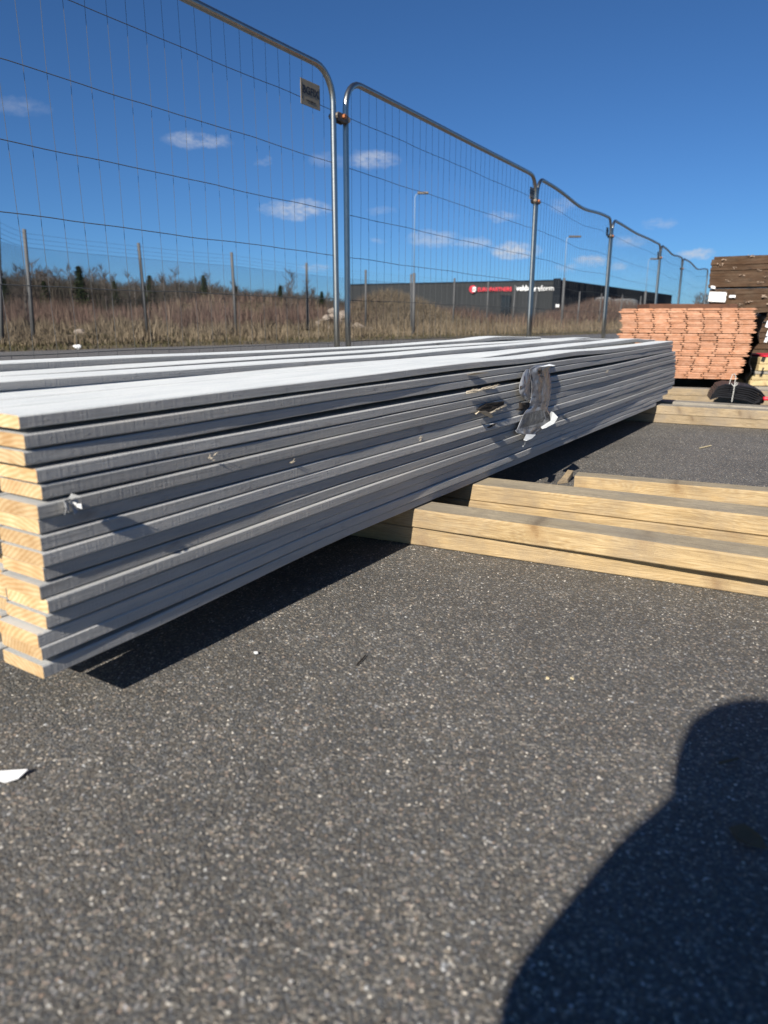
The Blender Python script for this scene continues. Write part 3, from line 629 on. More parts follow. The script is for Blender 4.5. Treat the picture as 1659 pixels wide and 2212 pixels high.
# black wrap down the right side
def crumpled(name, P00, U, V, nu, nv, mat, label, cat, amp=.01, N=None, seed=1, parent=None):
    N = N or U.cross(V).normalized(); vs = []; random.seed(seed)
    ph = [random.uniform(0, 6) for _ in range(6)]
    for lay in (0, 1):
        for j in range(nv+1):
            for i in range(nu+1):
                u, v = i/nu, j/nv; d = math.sin(u*9+ph[0]+v*4)*math.sin(v*11+ph[1])+.6*math.sin(u*23+ph[2]-v*17)+.5*math.sin(v*31+ph[3]+u*5)
                ed = .02*math.sin(v*13+ph[4]) if i in (0, nu) else 0
                vs.append(P00+U*(u+ed)+V*v+N*(amp*d-.0015*lay))
    K = (nu+1)*(nv+1); fs = []
    for j in range(nv):
        for i in range(nu):
            a = j*(nu+1)+i; f = (a, a+1, a+nu+2, a+nu+1); fs.append(f); fs.append(tuple(K+x for x in reversed(f)))
    for j in range(nv):
        for i in (0, nu): a = j*(nu+1)+i; fs.append((a, a+nu+1, K+a+nu+1, K+a))
    for i in range(nu):
        for j in (0, nv): a = j*(nu+1)+i; fs.append((a, a+1, K+a+1, K+a))
    o = mesh_obj(name, vs, fs, mat, parent, smooth=True)
    if label and not parent: tag(o, label, cat)
    return o
root = empty('plastic_wrap', TB); tag(root, 'torn black plastic wrap hanging down the right side of the terracotta pack', 'plastic wrap')
w0 = Vector((-TE.x, -TE.y, 0))*.05
o = crumpled('wrap_sheet', Vector((0, 0, .585))+w0*1.0, TD*3.1, Vector((0, 0, -.50))+TE*.07, 60, 14, M_wrap, None, None, .012, Vector((-TE.x, -TE.y, 0)), 4, root)
for (dy, zz, hh, ww) in [(.06, .50, .045, .03), (.04, .40, .05, .02), (.02, .44, .04, .012)]:
    mb = MB(); c0 = w0*1.35+Vector((-TE.x, -TE.y, 0))*.008+TD*(dy-.06); mb.box(c0+Vector((0, 0, zz)), (ww, .003, hh), Matrix.Rotation(.25, 3, 'Y')); mb.build('wrap_label', M_white, root)

# black bundle tied with twine
def build_bundle():
    base = onz(1590, 868, .04); root = empty('plastic_bundle', (2.06, 4.33, .095)); tag(root, 'tied bundle of flat black plastic strips leaning on the planks', 'bundle')
    random.seed(8)
    for i in range(7):
        pl = [(1.985,.150),(2.03,.163),(2.12,.157),(2.20,.143),(2.25,.122),(2.278,.092),(2.272,.060)]
        pl = [(x-.012*i*(1-j/6)*.6-.007*i*(j/6), z-.008-.0112*i+(.007*i if j > 4 else 0)+random.uniform(-.0012, .0012)) for j, (x, z) in enumerate(pl)]
        fine = []
        for j in range(6):
            for k in range(4): t = k/4; fine.append((pl[j][0]+(pl[j+1][0]-pl[j][0])*t, pl[j][1]+(pl[j+1][1]-pl[j][1])*t))
        fine.append(pl[-1]); n = len(fine); y0 = 4.28+random.uniform(-.006, .006)-.003*i; vs = []; th = .0075
        for (x, z) in fine:
            for (yy, zz) in ((y0, z), (y0+.006, z+th*.5), (y0+.22, z+th*.5+.004), (y0+.22, z-th+.004), (y0+.006, z-th*.9), (y0, z-th*.5)): vs.append((x+(yy-y0)*.35-root.location.x, yy-root.location.y, zz-root.location.z))
        fs = [(j*6+k, j*6+(k+1) % 6, (j+1)*6+(k+1) % 6, (j+1)*6+k) for j in range(n-1) for k in range(6)]+[(5, 4, 3, 2, 1, 0), tuple((n-1)*6+k for k in range(6))]
        mesh_obj('plastic_strip', vs, fs, M_black, root)
build_bundle()
mb = MB(); random.seed(4); z4 = lambda x, y: ((1560+x*.1326)*k_, (780+y*.1326)*k_)
pts = [aty(*z4(*p), 4.20) for p in [(985,830),(1010,740),(1040,660),(1075,655),(1100,700),(1080,800),(1075,870)]]; mb.tube(pts, .0022, 5)
pts = [aty(*z4(*p), 4.20) for p in [(1020,820),(1060,870),(1110,850),(1135,810),(1110,800),(1070,860),(1030,840)]]; mb.tube(pts, .0022, 5)
p0, p1 = aty(*z4(1075, 870), 4.2), aty(*z4(1028, 1145), 4.2)
for ph in (0, math.pi): mb.tube([p0.lerp(p1, i/40)+Vector((math.cos(i*.9+ph), math.sin(i*.9+ph), 0))*.0025 for i in range(41)], .0016, 5)
tag(mb.build('twine', M_twine, None), 'pale twisted twine knotted round the black bundle, loose end hanging', 'twine')

# ------------------------------------------------------------------ dark brown packs behind
random.seed(31)
PA = R(-27); PX = Vector((math.cos(PA), math.sin(PA), 0)); PY = Vector((-math.sin(PA), math.cos(PA), 0))
def rough_board(L, w, t, seed):
    ns = 36; vs = []; fs = []
    for i in range(ns+1):
        x = L*i/ns
        for k, (y, zz) in enumerate(((0, 0), (w, 0), (w, t), (0, t))): vs.append((x, y+vnoise(x*9, seed+k, .0035)*(k in (0, 3)), zz+vnoise(x*11, seed*2+k, .0012)))
    fs = [(i*4+k, i*4+(k+1) % 4, (i+1)*4+(k+1) % 4, (i+1)*4+k) for i in range(ns) for k in range(4)]+[(3, 2, 1, 0), tuple(ns*4+k for k in range(4))]
    me = D.meshes.new('rough_board'); me.from_pydata(vs, [], [tuple(reversed(f)) for f in fs]); me.materials.append(M_brown); me.update(); return me
rb = [rough_board(3.4, .135, .0265, s) for s in range(5)]
for pk, (zb, nl, x0, lab) in enumerate([(.52, 12, 3.42, 'lower'), (.866, 11, 3.40, 'upper')]):
    for l in range(nl):
        for c in range(3):
            o = D.objects.new('rough_board', random.choice(rb)); COL.objects.link(o); j = random.uniform(-.009, .009)
            p = Vector((x0+j+(.02 if l == nl-1 and pk == 1 else 0), 7.8, 0))+PY*(c*.14+random.uniform(-.008, .008)); o.location = (p.x, p.y, zb+l*.0275); o.rotation_euler = (0, 0, PA)
            tag(o, 'rough dark brown board in the %s of the two weathered packs' % lab, 'board', 'dark boards, %s pack' % lab)
# splashes of pale lichen / paper on the packs
tag(crumpled('paper_label', Vector((3.405, 7.775, .825)), Vector((.147, -.075, -.01)), Vector((-.004, 0, -.104)), 8, 6, M_paper, None, None, .0015, Vector((-.454, -.891, 0)), 2), 'white paper label stapled to the corner of the lower dark pack', 'label')
tag(crumpled('paper_scrap', Vector((3.575, 7.69, .785)), Vector((.055, -.028, .0)), Vector((0, 0, -.028)), 5, 3, M_paper, None, None, .0015, Vector((-.454, -.891, 0)), 3), 'small white scrap beside the paper label on the dark pack', 'scrap')
tag(crumpled('paper_scrap', Vector((3.41, 7.77, .885)), Vector((.04, -.02, -.01)), Vector((0, 0, -.03)), 5, 3, M_paper, None, None, .0015, Vector((-.454, -.891, 0)), 6), 'pale scrap caught between the two dark packs', 'scrap')
mb = MB(); 
for (x, zz, w, h) in [(3.50,1.13,.03,.02),(3.72,1.165,.05,.018),(3.66,.98,.022,.018),(3.8,1.02,.02,.014),(3.9,1.09,.06,.02),(3.47,1.09,.03,.025),(3.86,.96,.015,.012),(3.6,1.05,.02,.02),(3.75,.72,.05,.016),(3.86,.77,.06,.02),(3.92,.70,.04,.03),(3.68,.69,.03,.014),(3.56,.93,.03,.01),(3.82,.905,.03,.012),(3.93,.98,.03,.02)]:
    for i in range(7): mb.box((x+random.uniform(-.03, .03), 7.80-(x-3.4)*.51-.012, zz+random.uniform(-.01, .01)), (w*random.uniform(.15, .5), .012, h*random.uniform(.15, .45)), Matrix.Rotation(-.47, 3, 'Z') @ Matrix.Rotation(random.uniform(-.4, .4), 3, 'Y'))
tag(mb.build('lichen', material('pale_lichen', color=(.34, .26, .2), rough=.95, var=.3), None), 'pale flecks of lichen on the dark packs', None, kind='stuff')
# what the dark packs stand on, and the brown planks in front of them
random.seed(13)
for l in range(9):
    z0 = .02+l*.0555
    o = mesh_obj('square_timber', *(lambda m: (m.v, m.f))((lambda m: (m.cbox((0, 0, 0), (3.3, .5, .052), .004), m)[1])(MB())), M_brown, None, (3.45+random.uniform(-.02, .02), 7.82, z0), PA)
    tag(o, 'dark timber slab under the weathered packs, %s from the ground' % ['first', 'second', 'third', 'fourth', 'fifth', 'sixth', 'seventh', 'eighth', 'ninth'][l], 'timber slab', 'timber slabs under the dark packs')
for l in range(8):
    z0 = .08+l*.0742; m = MB(); m.cbox((0, 0, 0), (.80, .3, .072), .004)
    x0 = 2.52+random.uniform(-.03, .03)-(.12 if l == 7 else 0)
    o = m.build('brown_plank', M_redbrown, None, (x0, 6.6, z0), R(2)); tag(o, '%s reddish brown plank in the low pile behind the terracotta pack' % ('topmost' if l == 7 else ['bottom', 'second', 'third', 'fourth', 'fifth', 'sixth', 'seventh'][l]), 'plank', 'brown planks behind the terracotta pack')
# pale yellow timber at the right edge
random.seed(17)
ylab = ['lowest pale yellow timber at the right edge', 'second pale yellow timber at the right edge', 'third pale yellow timber, set back from the end', 'topmost pale yellow timber under the red strip']
for i, (x0, z0, h) in enumerate([(2.85, .035, .042), (2.86, .079, .042), (2.90, .15, .05), (2.905, .202, .05)]):
    m = MB(); m.cbox((0, 0, 0), (1.6, .5, h), .003); o = m.build('yellow_timber', M_yellow, None, (x0, 5.6, z0), R(-3)); tag(o, ylab[i], 'timber beam', 'pale yellow timbers at the right edge')
m = MB(); m.cbox((0, 0, 0), (1.6, .48, .024), .003); tag(m.build('grey_batten', M_greywood, None, (2.87, 5.61, .1235), R(-3)), 'grey batten between the two pairs of yellow timbers', 'batten')
m = MB(); m.cbox((0, 0, 0), (1.6, .48, .03), .003); tag(m.build('grey_batten', M_greywood, None, (2.84, 5.61, .002), R(-3)), 'grey batten on the ground under the yellow timbers', 'batten')
m = MB(); m.cbox((0, 0, 0), (1.5, .45, .012), .002); tag(m.build('red_board', M_red, None, (2.93, 5.61, .2545), R(-3)), 'thin red board lying on the yellow timbers', 'board')
m = MB(); m.tube([aty(1650, 861, 4.25), aty(1700, 863, 4.3), aty(1760, 866, 4.32)], .011, 10); tag(m.build('red_pipe', M_red, None, smooth=True), 'short bright red pipe end beside the black bundle', 'pipe')

# ------------------------------------------------------------------ temporary fence
def Hk(px, py, H=2.0): p = onz(px, py, H); return Vector((p.x, p.y, 0))
FP = [Hk(722, 148), Hk(742, 160), Hk(1160, 378), Hk(1322, 470), Hk(1428, 527), Hk(1475, 556), Hk(1530, 581)]
dA = (FP[0]-Hk(415, -5)).normalized(); FA = FP[0]-dA*3.5
def fence_panel(a, b, label, dip=0, dipc=.5, lean=(0, 0), bulge=0, seed=0, H=2.0, plate=False):
    root = empty('temporary_fence', a, math.atan2((b-a).y, (b-a).x)); tag(root, label, 'fence panel', 'temporary mesh fence panels')
    L = (b-a).length; r = .019; R0 = .17; H = H-r
    def dz(x): return -dip*math.exp(-((x/L-dipc)/.22)**2)
    def yy(x, z): return bulge*math.sin(math.pi*x/L)*(z/H)+vnoise(x*.9+z, seed, .004)
    pts = [(r, 0, .08)]+[(r+lean[0]*(z/H), yy(0, z), z) for z in (.6, 1.2, H-R0)]
    for i in range(1, 7): a_ = i/6*math.pi/2; pts.append((r+R0-R0*math.cos(a_)+lean[0], 0, H-R0+R0*math.sin(a_)))
    xs = np.linspace(R0+.1, L-R0-.1, 26); pts += [(x, yy(x, H), H+dz(x)) for x in xs]
    for i in range(0, 7): a_ = math.pi/2-i/6*math.pi/2; pts.append((L-r-R0+R0*math.cos(a_)+lean[1], 0, H-R0+R0*math.sin(a_)))
    pts += [(L-r+lean[1]*(z/H), 0, z) for z in (1.2, .6, .08)]
    mb = MB(); mb.tube(pts, r, 12); mb.tube([(r, 0, .16), (L-r, 0, .16)], .014, 8); mb.build('frame', M_galv, root, smooth=True)
    mb = MB(); n = int(round(L/.104))
    for i in range(1, n):
        x = L*i/n; top = H+dz(x)-.01
        if x < R0+.02: top = H-R0+math.sqrt(max(0, R0*R0-(R0-x)**2))
        if x > L-R0-.02: top = H-R0+math.sqrt(max(0, R0*R0-(x-(L-R0))**2))
        mb.tube([(x+vnoise(zz*3, seed+i, .005), .012+yy(x, zz)+vnoise(zz*2, seed+i*.3, .003), zz) for zz in np.linspace(.17, top, 9)], .00115, 4)
    for zz in (.17, .385, .66, .93, 1.195, 1.475, 1.77):
        for o_ in ((0,) if zz > .2 else (0,)):
            mb.tube([(x, .008+yy(x, zz), zz+vnoise(x*5, zz+seed, .0035)+dz(x)*zz/H*.8) for x in np.linspace(.01, L-.01, 34)], .0019, 4)
    mb.build('wire_mesh', M_wire, root)
    # stirrup hooks
    return root, L
def text_mesh(txt, size, ext=.0006, bold=False):
    cu = D.curves.new('t', 'FONT'); cu.body = txt; cu.size = size; cu.extrude = ext; cu.align_x = 'CENTER'; cu.align_y = 'CENTER'
    if bold: cu.offset = size*.022
    o = D.objects.new('t', cu); COL.objects.link(o); bpy.context.view_layer.update()
    me = D.meshes.new_from_object(o.evaluated_get(bpy.context.evaluated_depsgraph_get())); D.objects.remove(o); return me
def sign_plate(root, x, z, w=.185, h=.135):
    p = MB(); p.cbox((x-w/2, -.006, z-h/2), (x+w/2, -.002, z+h/2), .0018); o = p.build('name_plate', M_plate, root)
    for txt, sz, dz, bo in (('BGFIX', .056, .012, True), ('www.bgfix.se', .017, -.037, False)):
        me = text_mesh(txt, sz, .0005, bo); me.materials.append(M_ink); t = D.objects.new('lettering', me); COL.objects.link(t); t.parent = o
        t.location = (x, -.0072, z+dz); t.rotation_euler = (R(90), 0, 0)
    for sx in (-1, 1):
        b = MB(); b.box((x+sx*w*.44, -.0068, z+.005), (.003, .0012, h*.62)); b.build('border_line', M_ink, o)
rA, LA = fence_panel(FA, FP[0], 'nearest fence panel, cut by the left edge, carrying a small name plate', seed=1)
sign_plate(rA, LA-.25, 1.80)
rB, LB = fence_panel(FP[1], FP[2], 'second fence panel, right of the double post in the middle', seed=2)
rC, LC = fence_panel(FP[2]+(FP[3]-FP[2]).normalized()*.02, FP[3], 'third fence panel with a dented, sagging top rail', .065, .52, seed=3)
rD, LD = fence_panel(FP[3]+(FP[4]-FP[3]).normalized()*.06, FP[4], 'fourth fence panel, in front of the dark end wall', .02, .4, seed=4)
rE, LE = fence_panel(FP[4]+(FP[5]-FP[4]).normalized()*.05, FP[5], 'fifth fence panel, narrow in view, before the last paired post', .05, .5, seed=5)
rF, LF = fence_panel(FP[5]+(FP[6]-FP[5]).normalized()*.05, FP[6], 'farthest fence panel, running behind the dark board packs', .10, .55, seed=6)
sign_plate(rB, LB-.14, 1.80, .12, .12); sign_plate(rC, LC-.25, 1.78, .13, .12); sign_plate(rD, LD-.25, 1.78, .13, .12)
def clamp(p, dirv, label, z=1.74):
    root = empty('steel_clamp', (p.x, p.y, z), math.atan2(dirv.y, dirv.x)); tag(root, label, 'clamp', 'clamps joining the fence panels')
    mb = MB(); mb.cbox((-.055, -.028, -.024), (.055, -.020, .024), .002); mb.cbox((-.055, .020, -.024), (.055, .028, .024), .002)
    for sx in (-1, 1): mb.tube([(sx*.055, -.026, 0), (sx*.066, 0, 0), (sx*.055, .026, 0)], .02, 8)
    mb.build('clamp_plate', M_clamp, root)
    mb = MB(); mb.tube([(0, -.045, .006), (0, .04, .006)], .007, 6); mb.tube([(0, -.046, .006), (0, -.030, .006)], .014, 6); mb.build('bolt', M_rust, root)
for p, dv, lab in [((FP[0]+FP[1])/2, FP[2]-FP[1], 'rusty bolted clamp joining the two posts in the middle'), (FP[2], FP[3]-FP[2], 'clamp at the top of the second fence joint'),
                   (FP[3], FP[4]-FP[3], 'clamp at the third fence joint'), (FP[4], FP[5]-FP[4], 'clamp at the fourth fence joint'), (FP[5], FP[6]-FP[5], 'clamp at the farthest fence joint')]:
    clamp(p, dv.normalized(), lab)
foot_proto = None
for i, p in enumerate([FA, (FP[0]+FP[1])/2, FP[2], FP[3], FP[4], FP[5], FP[6]]):
    if foot_proto is None:
        mb = MB(); mb.cbox((-.11, -.33, 0), (.11, .33, .12), .02); foot_proto = mb.build('concrete_block', M_concrete); o = foot_proto
    else: o = foot_proto.copy(); COL.objects.link(o)
    d_ = (FP[min(i+1, 6)]-FP[max(0, i-1)]); o.location = (p.x, p.y, .002); o.rotation_euler = (0, 0, math.atan2(d_.y, d_.x))
    tag(o, 'concrete foot under fence joint %s' % ['at the far left', 'in the middle of the picture', 'behind the board stack', 'near the stack end', 'beyond the stack end', 'behind the terracotta pack', 'behind the dark packs'][i], 'fence foot', 'concrete feet of the temporary fence')

# ------------------------------------------------------------------ chain link fence
PT = [(-6, 468), (52, 495), (299, 525), (500, 545), (662, 568), (790, 583), (888, 592), (982, 601), (1055, 609), (1113, 616), (1160, 621), (1253, 630), (1300, 634), (1345, 637), (1385, 640)]
PBX = [5, 75, 320, 511, 665, 790, 888, 978, 1050, 1106, 1152, 1246, 1292, 1337, 1377]
def build_chainlink():
    H = 2.4
    tops = [onz(px, py, H) for px, py in PT]
    # smooth the run: constant spacing on a straight line, matched to the picture
    root = empty('chain_link_fence', (tops[0].x, tops[0].y, 0)); tag(root, 'long chain link fence with barbed wire strands beyond the asphalt', 'fence')
    base = root.location.copy(); bases = []
    for i, (t, bx) in enumerate(zip(tops, PBX)):
        # the foot: same distance, shifted sideways when the post leans
        g = onz(bx, HOR+ (CAMH*F*math.cos(PITCH)**0)/t.y, 0); s = t.y/g.y; g = Vector((g.x*s, t.y, 0)); g.x = min(max(g.x, t.x-.25), t.x+.25); bases.append(g)
        mb = MB(); mb.tube([g-base, t-base], .04, 8); mb.build('fence_post', M_post, root, smooth=True)
    mesh = MB(); Hm = 1.98; st = .055
    seg = [(bases[i], bases[i+1]) for i in range(len(bases)-1)]
    W_ = MB()
    for (a, b) in seg:
        L = (b-a).length; u = (b-a)/L
        mul = 1 if a.y < 30 else 2.2
        stp = st*mul; wr = .0016*(1 if mul == 1 else 1.6)
        x = -Hm
        while x < L:
            for sg in (1, -1):
                x0, x1 = (x, x+Hm); z0, z1 = (0, Hm)
                if x0 < 0: z0 = -x0; x0 = 0
                if x1 > L: z1 = Hm-(x1-L); x1 = L
                if sg < 0: z0, z1 = Hm-z0, Hm-z1
                if x1-x0 > .02:
                    p, q = a+u*x0-base, a+u*x1-base; p = Vector((p.x, p.y, z0+.06)); q = Vector((q.x, q.y, z1+.06)); W_.tube([p, q], wr, 3, closed_ends=False)
            x += stp
    W_.build('wire_netting', M_wire, root)
    B = MB()
    for zz, r in ((2.04, .003), (1.05, .003), (.12, .003), (2.13, .0022), (2.22, .0022), (2.32, .0022)):
        for (a, b), ta, tb in zip(seg, tops, tops[1:]):
            pa = a.lerp(Vector((ta.x, ta.y, a.z)), zz/2.4)-base; pb = b.lerp(Vector((tb.x, tb.y, b.z)), zz/2.4)-base; pa.z = pb.z = zz
            B.tube([pa, pa.lerp(pb, .5)-Vector((0, 0, .012)), pb], r, 4)
    B.build('tension_wires', M_wire, root)
build_chainlink()

# ------------------------------------------------------------------ lamp posts
def lamp_post(base_px, D_, top_py, head, label, s=1.):
    r0 = ray(base_px[0], base_px[1]); x = r0.x/r0.y*D_; ztop = aty(base_px[0], top_py, D_).z; zmid = aty(base_px[0], base_px[2], D_).z
    root = empty('street_lamp', (x, D_, 0)); tag(root, label, 'street lamp', 'street lamps beyond the fences')
    mb = MB(); mb.tube([(0, 0, 0), (0, 0, zmid)], .05*s, 10); mb.build('lower_pole', M_post, root, smooth=True)
    mb = MB(); mb.tube([(0, 0, zmid-.02), (0, 0, ztop-.12), (.04*s, 0, ztop-.03), (.18*s, 0, ztop)], [.016*s, .013*s, .012*s, .011*s], 8); mb.build('upper_pole', M_lamp, root, smooth=True)
    mb = MB(); mb.cbox((.08*s, -.06*s, ztop-.02*s), (.08*s+head, .06*s, ztop+.05*s), .015*s); mb.build('lamp_head', M_clamp, root)
lamp_post((893, 728, 590), 25.0, 418, .36, 'nearest lamp post, right of the double fence post', 1.)
lamp_post((1212, 712, 601), 44.0, 512, .7, 'lamp post in front of the building corner, between the third panel posts', 1.5)
lamp_post((1388, 706, 628), 72.0, 560, 1.0, 'farthest lamp post, in front of the dark end wall', 2.)

# ------------------------------------------------------------------ building
def build_hall():
    C0 = onz(1208, 603, 8.6); C1 = onz(752, 613, 8.6); C2 = onz(1452, 637, 8.6); C0.z = C1.z = C2.z = 0
    root = empty('warehouse', C0); tag(root, 'long dark grey industrial hall with red and white signs', 'building')
    u = (C1-C0); L1 = u.length; u.normalize(); v = (C2-C0); L2 = v.length; v.normalize()
    def wall(name, a, b, z0, z1, th, mat, par=root):
        d = (b-a); L = d.length; d.normalize(); nrm = Vector((-d.y, d.x, 0))*th; vs = []
        for z in (z0, z1):
            for p in (a, b, b+nrm, a+nrm): vs.append((p.x-C0.x, p.y-C0.y, z))
        return mesh_obj(name, vs, [(0, 1, 2, 3), (7, 6, 5, 4), (0, 4, 5, 1), (1, 5, 6, 2), (2, 6, 7, 3), (3, 7, 4, 0)], mat, par)
    wl = wall('front_wall', C0+Vector((0, 0, 0)), C1, 0, 8.3, -.3, M_clad)
    wall('end_wall', C0, C2, 0, 8.55, .3, M_dclad)
    cor = wall('corner_panel', C0+u*(-.25)-Vector((.0, .35, 0)), C0+u*1.2-Vector((0, .35, 0)), 0, 8.75, -.3, M_dclad)
    C3 = C1+v*L2
    rf = mesh_obj('roof', [(p.x-C0.x, p.y-C0.y, 8.2) for p in (C0+(u+v)*.4, C1+v*.4, C3, C2)], [(0, 1, 2, 3)], M_dclad, root)
    pr = wall('roof_edge', C0+u*1.2-Vector((0, .12, 0)), C1-Vector((0, .12, 0)), 8.3, 8.5, -.3, M_dclad)
    ang = math.atan2(-u.y, -u.x)
    def onwall(px, py, off=.2):            # point on the front wall plane seen at a pixel
        r = ray(px, py); nn = Vector((-u.y, u.x, 0)); t = (C0-CAM).dot(nn)/r.dot(nn); P_ = CAM+r*t; toc = Vector((nn.x, nn.y, 0)); toc = toc if toc.y < 0 else -toc
        return P_+toc*off-C0
    # window
    a, b = onwall(1084, 640), onwall(1101, 690); w = b-a
    f = MB(); f.box((a+b)/2, ((b-a).xy.length+.3, .12, abs(w.z)+.3), Matrix.Rotation(ang, 3, 'Z')); fo = f.build('window', M_dclad, root)
    g = MB()
    for i in range(2):
        for j in range(3):
            t = (i+.5)/2; c = a+(b-a)*0; c = Vector((a.x+w.x*t, a.y+w.y*t, a.z+w.z*(j+.5)/3)); c = c-Vector((0, .1, 0)); g.box(c, (w.xy.length/2-.12, .06, abs(w.z)/3-.15), Matrix.Rotation(ang, 3, 'Z'))
    g.build('window_panes', M_glass, fo)
    # signs
    p = onwall(1022, 625, .3); d = MB(); d.tube([p, p-Vector((0, .25, 0))], .75, 28); do = d.build('round_sign', M_red, root); 
    s = MB(); q = p+Vector((.18, -.32, 0)); s.cbox((q.x-.42, q.y-.05, q.z-.52), (q.x+.42, q.y+.05, q.z+.52), .18); so = s.build('sign_square', M_white, do)
    for zz in (-.16, .12): 
        s = MB(); s.box((q.x+.06, q.y-.07, q.z+zz), (.36, .04, .10)); s.build('sign_bar', M_red, do)
    for txt, px0, px1, py, mat, bold, hgt in (('EUROPARTNERS', 1033, 1106, 625.5, M_red, True, 1.), ('vekbo', 1116, 1151, 623, M_white, True, 1.), ('m', 1155, 1167, 624, M_white, True, 1.), ('form', 1169, 1197, 623, M_white, False, 1.)):
        me = text_mesh(txt, 1.0, .05, bold); me.materials.append(mat); xs = [v_.co.x for v_ in me.vertices]; wid = max(xs)-min(xs)
        a, b = onwall(px0, py, .35), onwall(px1, py, .35); c = (a+b)/2; sc = (b-a).length/wid
        t = D.objects.new('sign_lettering', me); COL.objects.link(t); t.parent = root; t.location = c; t.scale = (sc, 1.25 if mat is M_red else 1.5, 1); t.rotation_euler = (R(90), 0, ang)
        t.scale = (sc, 1.05 if mat is M_red else 1.4, 1)
    # small pale box at the corner
    q = onwall(1205, 661, .5); s = MB(); s.cbox((q.x-.35, q.y-.2, q.z-.3), (q.x+.35, q.y+.2, q.z+.3), .06); s.build('wall_lamp', M_white, root)
build_hall()
def tank(px, D_, r, top_py, label):
    r0 = ray(px, 690); x = r0.x/r0.y*D_; H = aty(px, top_py, D_).z; root = empty('storage_tank', (x, D_, 0)); tag(root, label, 'tank')
    m = MB(); m.tube([(0, 0, 0), (0, 0, H-.3)], r, 28); m.build('shell', M_tank, root, smooth=False)
    m = MB(); m.tube([(0, 0, H-.3), (0, 0, H-.1), (0, 0, H)], [r*1.02, r*.7, .1], 28); m.build('lid', M_tank, root)
    m = MB()
    for i in range(12): m.tube([(-.25, -r-.15, i*H/12), (.25, -r-.15, i*H/12)], .03, 5)
    for sx in (-.25, .25): m.tube([(sx, -r-.15, 0), (sx, -r-.15, H)], .03, 5)
    m.build('ladder', M_clamp, root)
M_tank = material('dull_grey_tank', color=(.20, .21, .21), rough=.6, var=.12, vscale=1)
tank(1300, 118, 1.3, 641, 'slim grey tank in front of the dark end wall'); tank(1342, 122, 2.4, 645, 'broad grey tank right of the slim one')

# ------------------------------------------------------------------ vegetation
def blades(name, n, sampler, hr, wr, mat, lean=.35, label=None, segs=1):
    P_ = np.array([sampler() for _ in range(n)]); h = rng.uniform(hr[0], hr[1], n)*P_[:, 3]; w = rng.uniform(wr[0], wr[1], n)
    a = rng.uniform(0, 2*np.pi, n); la = rng.uniform(0, 2*np.pi, n); ll = rng.uniform(0, lean, n)*h
    dx, dy = np.cos(a)*w/2, np.sin(a)*w/2; b = P_[:, :3]
    top = b+np.stack([np.cos(la)*ll, np.sin(la)*ll, h], 1); mid = b+np.stack([np.cos(la)*ll*.35, np.sin(la)*ll*.35, h*.6], 1)
    dv = np.stack([dx, dy, np.zeros(n)], 1); V = np.stack([b-dv, b+dv, mid+dv*.7, mid-dv*.7, top], 1).reshape(-1, 3)
    F_ = []
    for i in range(n): k = i*5; F_.append((k, k+1, k+2, k+3)); F_.append((k+3, k+2, k+4))
    return tag(mesh_obj(name, V.tolist(), F_, mat), label, None, kind='stuff')
def in_view_sampler(y0, y1, tmin, tmax, wmin=0, power=1.6, hfun=None):
    def f():
        while True:
            y = y0+(y1-y0)*rng.random()**power; x = y*rng.uniform(tmin, tmax)
            if edge_w(x, y) < wmin: continue
            k = 1 if hfun is None else hfun(x, y)
            if k <= 0: continue
            return (x, y, terrain_z(x, y)-.02, k)
    return f
def patch(x, y): return .55+.45*math.sin(x*1.3+1)*math.sin(y*.7+x*.5)+.3*math.sin(x*3.1+y*1.9)
blades('verge_grass', 26000, in_view_sampler(12.8, 34, -.62, .42, 0, 1.3), (.04, .13), (.012, .03), M_green, .9, 'low greenish grass along the asphalt edge')
blades('dry_grass', 70000, in_view_sampler(14, 60, -.62, .5, .7, 1.5, lambda x, y: max(.25, patch(x, y))), (.15, .62), (.01, .03), M_grass, .5, 'tall dry grass between the fence and the mounds')
blades('dry_grass', 30000, in_view_sampler(45, 135, -.62, .62, 2, 1.2, lambda x, y: max(.4, patch(x, y))), (.3, .9), (.03, .09), M_grass, .5, 'dry grass on the far mounds and field')
# brown shoots: dense thickets
def shoot_h(x, y):
    t = x/y
    if t > .0: return 0
    k = 36+14*math.sin(x*.35+y*.1)+9*math.sin(x*1.1)+7*math.sin(x*2.7+y)+rng.normal()*5-(14 if t > -.2 else 0)
    return max(.3, (CAMH+k/1535*y-terrain_z(x, y))/2.5)
blades('brown_thicket', 42000, in_view_sampler(30, 95, -.62, 0, 9, 1.0, shoot_h), (1.2, 2.7), (.012, .045), M_shoots, .3, 'dense thicket of reddish brown bare shoots')
def mound_s(mx, my, rx, ry):
    def f():
        while True:
            x = mx+rng.normal()*rx; y = my+rng.normal()*ry
            if edge_w(x, y) > 1: return (x, y, terrain_z(x, y)-.02, 1)
    return f
blades('mound_brush', 9000, mound_s(.6, 36, 1.7, 1.2), (.2, .75), (.01, .03), M_grass, .7, 'tangled dry brush on the mound left of the building sign')
blades('mound_brush', 9000, mound_s(18.0, 59, 3.4, 2.2), (.3, 1.2), (.02, .05), M_shoots, .5, 'brown brush on the mound in front of the building corner')
blades('mound_brush', 7000, mound_s(3.2, 42, 3.0, 2.0), (.2, .8), (.015, .035), M_shoots, .5, 'low brown brush below the hall wall')
